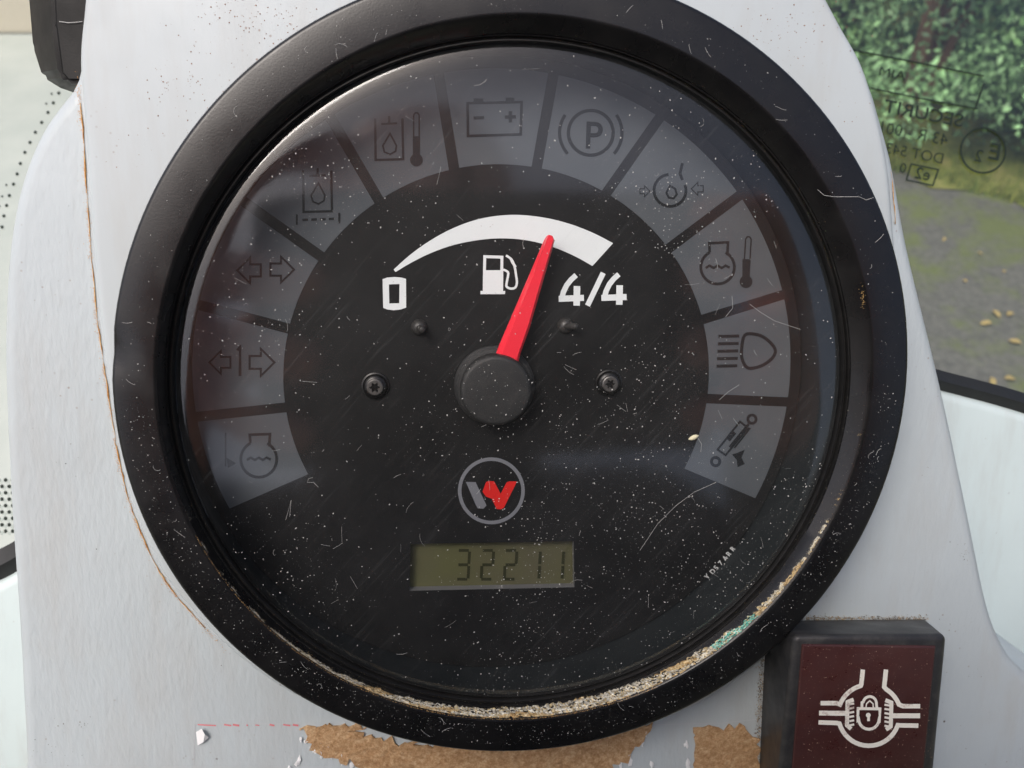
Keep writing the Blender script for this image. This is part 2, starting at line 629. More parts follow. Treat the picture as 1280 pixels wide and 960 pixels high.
def shrub(px, hgt, rad, n, label, tone, seed, trunk=0.03):
    rd = random.Random(seed)
    base = Vector((px.x, px.y, GROUND + 0.05))
    t = thing('shrub', label, 'shrub', base, 'shrubs along the verge', world=True)
    v, f = [], []
    for s in range(5):
        a = rd.uniform(0, 6.28); e = Vector((math.cos(a), math.sin(a), 0)) * rad * 0.5
        pts = [base + Vector((0, 0, -0.03)) + e * 0.1, base + e * 0.3 + Vector((0, 0, hgt * 0.3)), base + e * 0.8 + Vector((0.03, 0, hgt * 0.65)), base + e + Vector((0, 0, hgt * 0.9))]
        tube(v, f, pts, [trunk, trunk * 0.75, trunk * 0.5, trunk * 0.2], 6)
    mesh('trunk', v, f, M['bark'], t)
    v, f, cols = [], [], []
    clumps = []
    for c in range(44):
        a = rd.uniform(0, 6.28); z = rd.uniform(0.05, 1.0)
        rr = rad * math.sqrt(rd.random()) * (1.0 - 0.35 * abs(z - 0.45))
        clumps.append((base + Vector((math.cos(a) * rr, math.sin(a) * rr, z * hgt)), rd.uniform(0.10, 0.22), rd.uniform(0.5, 1.6)))
    for i in range(n):
        c, cr, lum = rd.choice(clumps)
        d = Vector((rd.gauss(0, 1), rd.gauss(0, 1), rd.gauss(0, 1))).normalized() * cr * (rd.random() ** 0.4)
        q = c + d
        if q.z < GROUND + 0.04:
            continue
        L = rd.uniform(0.008, 0.022)
        u = (d.normalized() * 0.6 + Vector((rd.gauss(0, 1), rd.gauss(0, 1), rd.gauss(0, 1)))).normalized()
        s = u.cross(Vector((rd.gauss(0, 1), rd.gauss(0, 1), rd.gauss(0, 1)))).normalized()
        bb = len(v)
        v += [q - u * L, q + s * L * 0.45, q + u * L, q - s * L * 0.45]
        f.append((bb, bb + 1, bb + 2, bb + 3))
        g = lum * rd.choice((0.45, 0.7, 1.0, 1.1, 1.5))
        cols.append((tone[0] * g, tone[1] * g, tone[2] * g))
    mesh('crown', v, f, M['leaf'], t, cols=cols)
    return t


SH = [(-0.65, 0.42, 1.5, 0.40, (0.14, 0.24, 0.09), 'tall green shrub with a brown trunk at the start of the verge'),
      (-0.05, 0.40, 1.3, 0.42, (0.23, 0.39, 0.18), 'bright green leafy shrub behind the etched windscreen marks'),
      (0.55, 0.45, 1.5, 0.45, (0.17, 0.31, 0.11), 'dense mid green shrub beside the bright leafy shrub'),
      (1.2, 0.5, 1.6, 0.50, (0.08, 0.14, 0.05), 'dark green shrub at the far end of the verge'),
      (-0.5, 1.05, 2.3, 0.65, (0.11, 0.20, 0.07), 'tall shadowy green shrub rising over the bright leafy shrub'),
      (0.5, 1.1, 2.4, 0.70, (0.11, 0.20, 0.07), 'tall leafy green shrub rising over the dense mid green one')]
for i, (a, n_, h, r, tone, lab) in enumerate(SH):
    shrub(EA + ED * a + EN * n_, h, r, 22000, lab, tone, 40 + i)
# fallen leaves on the asphalt
lm = mat('fallen_leaf', (0.40, 0.31, 0.13), 0.8, 0.2)
for i, (x, y) in enumerate([(1232, 405), (1245, 393), (1262, 393), (1268, 428), (1240, 478), (1262, 474), (1205, 352), (1180, 300), (1225, 318), (1254, 340)]):
    dirw = cw.to_3x3() @ Vector(((x - 640) / FOC, (480 - y) / FOC, -1))
    q = dirw * ((GROUND + 0.006) / dirw.z)
    a = i * 1.9
    u = Vector((math.cos(a), math.sin(a), 0.0)) * (0.018 if i < 6 else 0.010); s = Vector((-u.y, u.x, 0)) * 0.5
    o = mesh('fallen_leaf', [q - u, q - u * .3 + s + Vector((0, 0, .006)), q + u * .4 + s * .8 + Vector((0, 0, .009)), q + u + Vector((0, 0, .004)), q + u * .4 - s * .8 + Vector((0, 0, .008)), q - u * .3 - s + Vector((0, 0, .005))],
             [(0, 1, 2, 3, 4, 5)], lm, org=q, world=True)
    tag(o, 'small yellow brown fallen leaf lying on the mossy asphalt', 'leaf', 'fallen leaves on the asphalt')

# ---------------------------------------------------------------- windscreen
GD = 0.20
RAKE = 0.5                     # the pane leans away towards its top


def PG(x, y, z):
    return PD(x, y, GD / (1 - RAKE * (480 - y) / FOC) - z)



scr = thing('windscreen', 'clear windscreen pane with black etched approval marks seen mirrored', 'windscreen', PG(640, 740, 0))
c4 = [(-420, 740), (1750, 740), (1750, -420), (-420, -420)]
v = [PG(x, y, 0) for x, y in c4]
mesh('pane', v, [(0, 1, 2, 3)], M['windscreen'], scr)
F = Flat(0.0004, PG)
F.stroke([(1058, 61), (1120, 73), (1230, 95)], 2.2).stroke([(1230, 104), (1219, 136)], 2.4).stroke([(1222, 136), (1150, 123), (1088, 110)], 2.0)
F.text('AIM', 1131, 101, 17, 11, True, 1.2)
F.text('SECURIT', 1203, 159, 23, 11, True, 1.15, 0.012)
F.text('43 R - 001', 1184, 182, 21, 11, True, 1.0)
F.text('DOT 543', 1179, 205, 19, 11, True, 1.0)
F.text('e2', 1162, 226, 21, 11, True, 0.95, 0.01).text('0', 1132, 217, 18, 11, True)
F.stroke([(1139, 205), (1173, 212), (1166, 232), (1133, 225)], 2.0, True)
F.text('E', 1250, 201, 30, 11, True, 1.05, 0.01).text('2', 1228, 203, 22, 11, True)
F.ring(1229, 188, 28, 2.4)
F.build('etched_marks', M['etch'], scr)
F = Flat(0.0004, PG)
for i, (x, y) in enumerate([(160, 375), (139, 408), (118, 441), (100, 475), (83, 508), (68, 545), (57, 580), (45, 614), (31, 652), (22, 685), (13, 720), (7, 757), (178, 343), (196, 310)]):
    F.disc(x / 2.667, y / 2.667, 2.2, 10)
    if i > 6:
        F.disc(x / 2.667 - 9, y / 2.667 + 1, 1.5, 8)
for r in range(9):
    for q in range(5):
        F.disc(-20 + q * 9 + (r % 2) * 4.5, 600 + r * 8, 2.6, 8)
F.build('frit_dots', M['etch'], scr, 'stuff')

# ---------------------------------------------------------------- dash base, seal, bracket
ZB, ZC, ZP = -45 * MM, -11 * MM, -8 * MM
edge = catmull([(-160, 820), (-60, 752), (0, 728), (60, 690), (200, 600), (500, 500), (900, 452), (1100, 470), (1180, 490), (1280, 517), (1420, 565)], 5)
ol = [P(q.x, q.y, ZB) for q in edge] + [P(1420, 1150, ZB), P(-160, 1150, ZB)]
o = bm_mesh('dashboard', plate(ol, ZB, 0.012, 0.002), M['base'], org=P(640, 900, ZB - 0.012), smooth='angle')
tag(o, 'white painted dashboard shelf in a paler window-lit tint behind and below the instrument cover', 'dashboard')
v, f = [], []
pts = []
for i, q in enumerate(edge):
    wd = 26 + 16 * max(0, (400 - q.x) / 400)
    pts.append((q.x, q.y, wd))
for (x, y, wd) in pts:
    for (dy, z) in ((2, -0.004), (2, 0.0005), (-wd * 0.5, 0.0025), (-wd, 0.0005), (-wd, -0.006)):
        v.append(P(x, y + dy, ZB + z - 0.003))
for i in range(len(pts) - 1):
    for j in range(4):
        f.append((i * 5 + j, (i + 1) * 5 + j, (i + 1) * 5 + j + 1, i * 5 + j + 1))
o = mesh('window_seal', v, f, M['seal'], org=P(640, 470, ZB), smooth='angle')
tag(o, 'black rubber seal between the dashboard shelf and the windscreen', 'seal')

# black bracket at the upper corner
t = thing('bracket', 'black plastic bracket beside the top corner of the white pod', 'bracket', P(75, 60, -30 * MM))
zb = -14 * MM
top = [P(62, -60, zb), P(66, 30, zb), P(74, 92, zb), P(84, 104, zb), P(140, 104, zb), P(140, -60, zb)]
low = [P(30, -60, zb - 8 * MM), P(40, 60, zb - 8 * MM), P(52, 96, zb - 8 * MM), P(78, 112, zb - 8 * MM), P(140, 112, zb - 8 * MM), P(140, -60, zb - 8 * MM)]
bot = [q - Vector((0, 0, 20 * MM)) for q in low]
v = top + low + bot
f = [(0, 1, 2, 3, 4, 5)[::-1]]
for b0 in (0, 6):
    for i in range(6):
        j = (i + 1) % 6
        f.append((b0 + i, b0 + j, b0 + 6 + j, b0 + 6 + i))
bm = bmesh.new()
vs = [bm.verts.new(q) for q in v]
for q in f:
    bm.faces.new([vs[i] for i in q])
bmesh.ops.recalc_face_normals(bm, faces=bm.faces[:])
bmesh.ops.bevel(bm, geom=[e for e in bm.edges if len(e.link_faces) == 2], offset=0.0006, segments=2, affect='EDGES')
bm_mesh('body', bm, M['bracket'], t, smooth='angle')
v, f = [], []
tube(v, f, [P(74, 27, zb + .0001), P(85, 28.5, zb + .0002), P(95, 28, zb + .0002), P(103, 27, zb + .0001)], 0.00006, 4)
mesh('scratch', v, f, M['dust'], t)

# ---------------------------------------------------------------- instrument cover and pod
cA = Vector((0.019, -0.019)) * D
cC = Vector((0.012, -0.024)) * D
cE = Vector((-0.005, -0.025)) * D
out = catmull([(150, 40), (85, 112), (45, 168), (18, 240), (4, 330), (0, 450), (7, 620), (18, 780), (28, 960), (36, 1120), (500, 1140), (1000, 1140), (1420, 1120), (1420, 930), (1330, 880), (1285, 842), (1262, 815), (1240, 760), (1215, 640), (1181, 480), (1140, 310), (1112, 170), (1060, 60), (900, 20), (500, 20)], 5, True)
bm = plate([P(q.x, q.y, ZC) for q in out], ZC, 34 * MM, 2.2 * MM, ((cC.x + cE.x) / 2, (cC.y + cE.y) / 2, 50.8 * MM))
cover = bm_mesh('instrument_cover', bm, M['cover'], org=P(640, 900, ZB), smooth='angle')
tag(cover, 'white painted metal instrument cover with rippled paint round the gauge', 'panel')
# the smooth raised pod the gauge sits in
podpx = [(107, -70), (103, 0), (97, 75), (104, 170), (112, 290), (122, 400), (134, 485), (150, 580), (168, 645), (200, 715), (240, 767), (300, 826), (380, 878), (500, 918), (640, 932), (780, 918), (900, 868), (1000, 780), (1075, 660), (1118, 520), (1126, 400), (1120, 290), (1111, 195), (1085, 92), (1052, 28), (1020, -30), (985, -80)]
pc = catmull(podpx, 5) + [Vector((700, -90)), Vector((300, -90))]
pod = thing('gauge_pod', 'smooth white pod plate with rusty edge raised around the gauge', 'panel', P(640, 60, ZC + 0.0001))
bm = plate([P(q.x, q.y, ZP) for q in pc], ZP, 3.3 * MM - 0.0004, 1.3 * MM, ((cC.x + cE.x) / 2, (cC.y + cE.y) / 2, 50.8 * MM))
bm_mesh('plate', bm, M['pod'], pod, smooth='angle')
# rust creeping along the seam at the pod's edge
v, f = [], []
sp = [P(q.x, q.y, ZC + 0.0001) for q in catmull(podpx, 10)]
rd = random.Random(3)


def rust_run(i0, i1, base):
    pts, rad = [], []
    for i in range(i0, i1):
        nz = noise.noise(Vector((i * 0.37, 2.1, 0))) + 0.5 * noise.noise(Vector((i * 1.3, 5, 0)))
        pts.append(sp[i] + Vector((rd.gauss(0, 4e-5), rd.gauss(0, 4e-5), 0)))
        rad.append(max(0.00002, base * (0.8 + 1.6 * nz)))
    tube(v, f, pts, rad, 6)


rust_run(26, 104, 0.00008)
mesh('rust_seam', v, f, M['rust'], pod, smooth=True)
v, f, cols = [], [], []
for i in range(2000):
    j = rd.uniform(20, 108)
    if noise.noise(Vector((j * 0.21, 9.0, 0))) < -0.05 and rd.random() < 0.8:
        continue
    a_, b_ = sp[int(j)], sp[int(j) + 1]
    q = a_.lerp(b_, j % 1) + Vector((rd.gauss(-0.00010, 0.00016) * (1 + 1.5 * (rd.random() < .15)), rd.gauss(0, 0.00012), 0.00001))
    r_ = rd.uniform(0.015, 0.065) * MM
    b0 = len(v)
    for t_ in range(5):
        v.append(q + Vector((math.cos(t_ * 1.2566), math.sin(t_ * 1.2566), 0)) * r_ * rd.uniform(.6, 1.3))
    v.append(q + Vector((0, 0, r_ * .4)))
    g = rd.random()
    for t_ in range(5):
        f.append((b0 + t_, b0 + (t_ + 1) % 5, b0 + 5))
        cols.append((0.46 + .2 * g, 0.20 + .2 * g, 0.05 + .14 * g))
mesh('rust_stain', v, f, M['grains'], pod, cols=cols, kind='stuff')
v, f = [], []
rust_run(211, 219, 0.00008)
mesh('rust_seam', v, f, M['rust'], pod, smooth=True)

# loose specks of rust and dirt on the pod
v, f, cols = [], [], []
for (cx, cy, sx, sy, n) in ((290, 20, 35, 18, 90), (250, 120, 30, 35, 70), (215, 110, 14, 10, 25), (365, 25, 40, 20, 70), (985, 40, 45, 22, 120), (985, 62, 3, 3, 4), (185, 190, 80, 90, 40), (1060, 120, 25, 45, 30)):
    for i in range(n):
        x, y = random.gauss(cx, sx), random.gauss(cy, sy)
        q = P(x, y, ZP + 0.00002)
        if (Vector((q.x, q.y)) - cA).length < 0.504 * D or x < 125:
            continue
        r = (0.025 + 0.085 * random.random() ** 2.5) * MM
        b = len(v)
        for a in range(6):
            v.append(q + Vector((math.cos(a * 1.047) * r * random.uniform(.6, 1.3), math.sin(a * 1.047) * r * random.uniform(.6, 1.3), 0)))
        v.append(q + Vector((0, 0, r * 0.5)))
        for a in range(6):
            f.append((b + a, b + (a + 1) % 6, b + 6))
            g = random.random()
            cols.append((0.16 + .22 * g, 0.09 + .14 * g, 0.07 + .09 * g))
o = mesh('rust_specks', v, f, M['grains'], pod, cols=cols, kind='stuff')

# ---------------------------------------------------------------- the gauge
gauge = thing('fuel_gauge', 'round black fuel gauge with red needle, warning symbols and hour display', 'gauge', (cA.x, cA.y, ZP))
rA = 0.503 * D
prof = [(rA - 1.0 * MM, ZP + 0.0001), (rA - 0.1 * MM, ZP + 0.6 * MM), (rA, -4.0 * MM), (rA, -1.05 * MM)]
for i in range(1, 7):
    a = i / 6 * math.pi / 2
    prof.append((rA - 0.75 * MM * (1 - math.cos(a)), -1.05 * MM + 0.8 * MM * math.sin(a)))
rB = 0.449 * D
rC = 0.4315 * D
prof += [(rA - 2.2 * MM, -0.12 * MM), (rB + 0.5 * MM, 0.0), (rB + 0.2 * MM, -0.03 * MM), (rB, -0.16 * MM), (rB - 0.16 * MM, -0.40 * MM), (rC + 0.80 * MM, -1.9 * MM), (rC + 0.72 * MM, -2.6 * MM)]
v, f = lathe(prof, cA, 200)
for q in v:
    if (q.xy - cA).length < rB - 0.1 * MM:
        q.xy += (cC - cA) * min(1.0, -q.z / (1.9 * MM))
bez = mesh('bezel', v, f, M['bezel'], gauge, smooth='angle')
# dents in the outer edge
for q in bez.data.vertices:
    p = q.co + ORI[bez]
    a = math.degrees(math.atan2(p.y - cA.y, p.x - cA.x)) % 360
    if abs(a - 172.5) < 3.5 and (p.xy - cA).length > rA - 0.0012 and p.z > -0.004:
        q.co.z -= 0.0007 * (1 - abs(a - 172.5) / 3.5)
GROOVE = [(rC + 0.85 * MM, -2.2 * MM), (rC + 0.62 * MM, -2.25 * MM), (rC + 0.5 * MM, -2.85 * MM), (rC + 0.32 * MM, -2.9 * MM), (rC + 0.24 * MM, -2.68 * MM), (rC + 0.10 * MM, -2.66 * MM), (rC, -2.8 * MM), (rC - 0.03 * MM, -4.4 * MM)]
v, f = lathe(GROOVE, cC, 200)
mesh('gasket', v, f, M['gasket'], gauge, smooth='angle')
ZD = -13.3 * MM
v, f = lathe([(rC + 0.02 * MM, -4.2 * MM), (rC - 0.05 * MM, -5.2 * MM), (0.4365 * D, ZD + 0.5 * MM), (0.4365 * D, -30 * MM), (0.40 * D, -32 * MM)], cE, 160, True)
for q in v:
    q.xy += (cC - cE) * max(0.0, min(1.0, (q.z - ZD) / (-4.2 * MM - ZD)))
mesh('housing', v, f, M['chamber'], gauge, smooth='angle')
# leave a rectangular opening for the display: dial disc is built as a plate with a slot
LC = [(512.5, 680), (717, 676.5), (718, 734), (511.5, 738.5)]
n = 160
circ = [Vector((cE.x + 0.4345 * D * math.cos(2 * math.pi * i / n), cE.y + 0.4345 * D * math.sin(2 * math.pi * i / n), ZD)) for i in range(n)]
slot = [P(x, y, ZD) for x, y in LC]
vv = circ + slot
ff = [list(t) for t in tessellate_polygon([circ, slot])]
b = len(vv)
vv += [q + Vector((0, 0, -1.2 * MM)) for q in circ]
ff += [(i, b + i, b + (i + 1) % n, (i + 1) % n) for i in range(n)]
dial = mesh('dial_face', vv, ff, M['dial'], gauge)
# display
lcd_in = [q + Vector((0, 0, -1.5 * MM)) for q in slot]
v = slot + lcd_in
f = [(i, (i + 1) % 4, 4 + (i + 1) % 4, 4 + i) for i in range(4)]
m_fr = mat('display_frame_grey', (0.14, 0.145, 0.15), 0.4, 0.5)
lcd = mesh('display', [q + Vector((0, 0, -1.48 * MM)) for q in slot], [(0, 1, 2, 3)], M['lcd'], gauge)
mesh('display_frame', v, f, m_fr, lcd)
# 7 segment digits 32211
SEG = {'3': 'abgcd', '2': 'abged', '1': 'bc'}
F = Flat(ZD - 1.43 * MM)
for ch, x1 in zip('32211', (587, 617, 646, 675.5, 704.5)):
    x0 = x1 - 15.5
    yt, ym, yb = 688, 706, 724
    L = {'a': ((x0 + 2, yt), (x1 - 1, yt)), 'g': ((x0 + 1.5, ym), (x1 - 2, ym)), 'd': ((x0, yb), (x1 - 3, yb)),
         'b': ((x1, yt + 1.5), (x1 - 1, ym - 1)), 'c': ((x1 - 1, ym + 1.5), (x1 - 2, yb - 1)),
         'e': ((x0 + 0.6, ym + 1.5), (x0, yb - 1)), 'f': ((x0 + 1.6, yt + 1.5), (x0 + 0.8, ym - 1))}
    for s in SEG[ch]:
        F.stroke(L[s], 3.6)
F.build('digits', M['lcd_digit'], lcd)

# warning light windows round the dial
gaps = [((366.5, 555), None), ((354, 509), None), ((360, 410.5), None), ((399.5, 318), None), ((473.5, 250.5), None), ((567.5, 210), None), ((671, 208.5), None), ((757, 241), None), ((835, 311), None), ((877.5, 399.5), None), ((881.5, 498), None)]


def ang(x, y):
    q = P(x, y, ZD)
    return math.atan2(q.y - cE.y, q.x - cE.x) % (2 * math.pi)


mids = [((355 + 353) / 2, 509.5), (360, 410.5), (399, 319), (473.5, 250.5), (567.5, 210.5), (671, 208.5), (757, 243), (834, 312), (877.5, 399.5), (881.5, 498)]
# a gap's outer end, where it can be read, so that the wedge sides run as in the photograph
outs = [None, None, None, (419.8, 157.2), (549, 96), (691.5, 94.5), (825.5, 145.5), (926, 243), (980, 368), (984, 502.5)]
rI, rO = 0.2985 * D, 0.4185 * D
hw = 0.78 * MM


def gap_line(i):
    p = P(*mids[i], ZD); a = ang(*mids[i])
    if outs[i]:
        q = P(*outs[i], ZD)
        a2 = math.atan2(q.y - cE.y, q.x - cE.x) % (2 * math.pi)
    else:
        a2 = a
    return a, a2


start = (ang(380, 595), ang(292.4, 633))
end = (ang(854, 585), ang(945, 623))
zs = ZD + 0.08 * MM
ICON = ZD + 0.12 * MM
names = []
segs = []
for i in range(11):
    if i == 0:
        a_i, a_o = start
    else:
        g = gap_line(i - 1); a_i, a_o = g[0] - hw / rI, g[1] - hw / rO
    if i == 10:
        b_i, b_o = end
    else:
        g = gap_line(i); b_i, b_o = g[0] + hw / rI, g[1] + hw / rO
    # angles fall from left (about 200 deg) over the top to the right (about -20 deg)
    def un(a):
        return a - 2 * math.pi if a > R(270) else a
    a_i, a_o, b_i, b_o = un(a_i), un(a_o), un(b_i), un(b_o)
    m_ = 14
    inn = [Vector((cE.x + rI * math.cos(a_i + (b_i - a_i) * q / m_), cE.y + rI * math.sin(a_i + (b_i - a_i) * q / m_), zs)) for q in range(m_ + 1)]
    oo = [Vector((cE.x + rO * math.cos(a_o + (b_o - a_o) * q / m_), cE.y + rO * math.sin(a_o + (b_o - a_o) * q / m_), zs)) for q in range(m_ + 1)]
    v = inn + oo + [q - Vector((0, 0, 0.07 * MM)) for q in inn + oo]
    nn = m_ + 1
    f = []
    for q in range(m_):
        f.append((q, q + 1, nn + q + 1, nn + q))
        f.append((q + 1, q, 2 * nn + q, 2 * nn + q + 1))
        f.append((nn + q, nn + q + 1, 3 * nn + q + 1, 3 * nn + q))
    f += [(0, nn, 3 * nn, 2 * nn), (m_, 2 * nn + m_, 3 * nn + m_, nn + m_)]
    segs.append(mesh('warning_window', v, f, M['segment'], gauge))


def icon(i, label, draw):
    F = Flat(ICON)
    draw(F)
    o = F.build('symbol', M['icon'], segs[i])
    segs[i]['label'] = label


def thermo(F, x, y0, y1, tilt=0):
    F.stroke([(x - 3 + tilt, y0 + 3), (x - 1 + tilt, y0), (x + 2 + tilt, y0), (x + 4 + tilt, y0 + 3), (x + 4, y1 - 8)], 1.8)
    F.stroke([(x - 3 + tilt, y0 + 3), (x - 3, y1 - 8)], 1.8)
    F.poly([(x - 4, y0 + (y1 - y0) * 0.45), (x + 5, y0 + (y1 - y0) * 0.45), (x + 5, y1 - 9), (x - 4, y1 - 9)])
    F.disc(x + 0.5, y1 - 6, 8)


def tank(F, cx, cy, w2, y0, y1):
    F.stroke([(cx - w2, y0), (cx - w2 + 0.5, y1), (cx + w2, y1 - 1), (cx + w2 - 1, y0)], 3)
    F.stroke([(cx - 10, y0 + 7), (cx + 10, y0 + 6)], 2.6)
    F.stroke([(cx, y0 + 6), (cx, y0 - 3)], 3)
    F.stroke([(cx + 1, cy - 14), (cx - 8, cy + 1), (cx - 6, cy + 9), (cx + 1, cy + 12), (cx + 8, cy + 8), (cx + 9, cy + 1)], 2.2, True)


def engine(F, cx, cy, r, neck):
    F.arc(cx, cy, r, 118, 422, 3.6, 30, r)
    F.stroke([(cx - r * 0.47, cy - r * 0.88), (cx - r * 0.5, cy - r - neck), (cx + r * 0.62, cy - r - neck - 1), (cx + r * 0.58, cy - r * 0.70)], 3.4)
    F.stroke([(cx - 15, cy + 1), (cx - 10, cy - 2), (cx - 5, cy + 1), (cx, cy - 2), (cx + 5, cy + 1), (cx + 10, cy - 2), (cx + 15, cy + 0.5)], 3.0)


def arrow(F, x, y, d, s=1.0):
    F.stroke([(x, y - 8 * s), (x + d * 14 * s, y - 8 * s), (x + d * 14 * s, y - 17 * s), (x + d * 31 * s, y), (x + d * 14 * s, y + 17 * s), (x + d * 14 * s, y + 8 * s), (x, y + 8 * s)], 2.8 * s, True)


icon(0, 'dusky warning window with a coolant level symbol', lambda F: (engine(F, 323.5, 574, 22.5, 8), F.stroke([(282, 541), (282, 583)], 2), F.poly([(283, 572), (295, 579), (285, 585)])))
icon(1, 'warning window with two arrows either side of a 1', lambda F: (arrow(F, 312, 453, 1), F.stroke([(296.5, 457 - 19), (300, 434), (300, 470)], 3.6), arrow(F, 288, 453, -1, 0.85)))
icon(2, 'warning window with two opposed arrows', lambda F: (arrow(F, 338, 337, 1, 0.95), arrow(F, 326, 338, -1, 0.95)))
icon(3, 'warning window with an oil filter symbol over a dashed bar', lambda F: (tank(F, 397, 243, 18, 213, 265), [F.stroke([(378 + q * 11, 275 - q * 0.4), (385 + q * 11, 274.6 - q * 0.4)], 3) for q in range(4)], F.stroke([(371, 268), (371, 281)], 2.4), F.stroke([(424, 266), (424, 279)], 2.4)))
icon(4, 'warning window with an oil tank and thermometer symbol', lambda F: (tank(F, 486.5, 181, 17.5, 148, 200), thermo(F, 520, 141, 206)))
icon(5, 'warning window with a battery symbol', lambda F: (F.stroke([(584.5, 129), (652, 127.5), (651, 168), (585, 170)], 3.4, True), F.poly([(592, 123), (604, 123), (604, 127), (592, 127)]), F.poly([(632, 122), (643, 122), (643, 126), (632, 126)]), F.stroke([(592, 147.5), (605, 147)], 4), F.stroke([(631, 146.5), (645, 146)], 4.4), F.stroke([(638, 139), (638, 153)], 4.4)))
icon(6, 'warning window with a circled P parking brake symbol', lambda F: (F.ring(738.5, 166, 28, 4.2), F.arc(738.5, 166, 39, 145, 222, 4), F.arc(738.5, 166, 39, -42, 35, 4), F.text('P', 729.5, 185, 48, 2, False, 0.95, 0.012)))
icon(7, 'warning window with a pressure symbol half hidden by glare', lambda F: (F.arc(837.5, 238, 20, 95, 380, 3.6), F.stroke([(853, 225), (850, 217), (853, 204)], 3.6), F.stroke([(838, 231), (833, 241), (836, 247), (842, 248), (846, 243), (844, 236), (839, 233)], 2.6), arrow(F, 879, 236, -1, 0.48), arrow(F, 800, 239, 1, 0.40)))
icon(8, 'warning window with a coolant temperature symbol', lambda F: (engine(F, 897, 334, 21, 9), thermo(F, 932, 296, 358, 3)))
icon(9, 'warning window with a headlight beam symbol', lambda F: ([F.stroke([(898 - q * 0.6, 420.5 + q * 9.3), (924 - q * 0.6, 420 + q * 9.3)], 3.8) for q in range(5)], F.stroke(catmull([(931, 419), (945, 418), (957, 423), (967, 433), (969, 441), (963, 450), (950, 458), (935, 460), (928, 450), (927, 437)], 4, True), 4, True)))
icon(10, 'warning window with a hydraulic cylinder symbol', lambda F: (F.ring(940, 524, 5.2, 3.6, 18), F.ring(894.5, 577, 5.2, 3.6, 18), F.stroke([(897, 562), (925, 527), (935, 535), (907, 569)], 2.6, True), F.stroke([(936, 530), (912, 559)], 3.4), F.stroke([(918, 540), (910, 550)], 6), F.stroke([(938, 535), (918, 560)], 2), F.poly([(915, 568), (922, 566), (931, 562), (927, 572), (931, 580), (922, 584), (921, 575)])))

# fuel scale printed on the dial
ZPR = ZD + 0.05 * MM
F = Flat(ZPR)
oc = [(492, 337), (512, 319), (538, 300.5), (568, 284.5), (602, 273), (640, 268.5), (677, 271.5), (711, 279.5), (741, 291), (766.3, 304)]
ic = [(740.5, 332.5), (719, 320.5), (692, 309), (662, 301), (632, 298), (602, 299.5), (568, 306), (538, 316.5), (512, 329.5), (494.5, 340)]
F.poly([tuple(q) for q in catmull(oc, 4)] + [tuple(q) for q in catmull(ic, 4)])
F.build('fuel_scale', M['white_print'], gauge)
F = Flat(ZPR)
oz = [(478.2, 349), (484, 347), (493, 346.2), (502, 347), (507.5, 348.6), (507.7, 384.5), (501, 386.8), (492, 387.8), (484, 386.8), (479, 384.7)]
iz = [(486.2, 355.5), (499.4, 355), (499, 379), (486.6, 379.3)]
F.v = [P(x, y, ZPR) for x, y in oz + iz]
ids = tessellate_polygon([[Vector((*p, 0)) for p in oz], [Vector((*p, 0)) for p in iz]])
F.f = [list(t) for t in ids]
F.build('numeral', M['white_print'], gauge)
F = Flat(ZPR)


def four(x, y):
    g = lambda u, w_: (590 + (u + x) / 5.645, 280 + (w_ + y) / 5.645)
    F.stroke([g(735, 361), g(700, 392), g(668, 432), g(645, 480), g(634, 524)], 6.6)
    F.stroke([g(612, 528), g(790, 521)], 7.6)
    F.stroke([g(741, 438), g(738, 576)], 8.2)


four(0, 0)
F.stroke([(590 + 926 / 5.645, 280 + 345 / 5.645), (590 + 815 / 5.645, 280 + 576 / 5.645)], 6.6)
four(301, -6)
F.build('numeral', M['white_print'], gauge)
F = Flat(ZPR)
g = lambda u, w_: (590 + u / 5.645, 280 + w_ / 5.645)
F.stroke([g(88, 326), g(90, 230), g(211, 234), g(210, 326)], 3.6)
F.poly([g(78, 326), g(221, 326), g(219, 478), g(76, 478)])
F.poly([g(60, 472), g(235, 472), g(232, 495), g(60, 495)])
F.stroke([tuple(q) for q in catmull([g(240, 222), g(278, 250), g(300, 300), g(312, 370), g(317, 415), g(305, 448), g(275, 456), g(248, 445), g(243, 425), g(256, 350), g(240, 330), g(220, 322)], 3)], 2.9)
F.poly([g(262, 242), g(285, 250), g(315, 300), g(300, 308), g(280, 280)])
F.build('fuel_pump_symbol', M['white_print'], gauge)
F = Flat(ZPR)
g = lambda u, w_: (540 + u / 4.8, 560 + w_ / 4.8)
F.ring(614.2, 613.5, 39.6, 4.4, 64)
F.poly([g(203, 203), g(262, 205), g(327, 345), g(308, 364), g(275, 362), g(262, 340)])
F.build('logo', M['logo_grey'], gauge)
F = Flat(ZPR + 0.02 * MM)
F.poly([g(303, 262), g(325, 203), g(345, 198), g(372, 200), g(412, 275), g(448, 206), g(465, 200), g(510, 201), g(432, 358), g(415, 368), g(388, 366), g(358, 304), g(325, 292)])
F.build('logo_mark', M['logo_red'], gauge)
F = Flat(ZPR)
for ch, (x, y) in zip('YD57ARR', [(884, 720.5), (890.5, 714.7), (895.5, 709.3), (901, 703.5), (906.3, 697.8), (911, 692.2), (916, 686)]):
    F.text(ch, x + 1.0, y + 4.2, 9.5, -50, False, 0.85, 0.03)
F.build('part_number', M['text_print'], gauge)

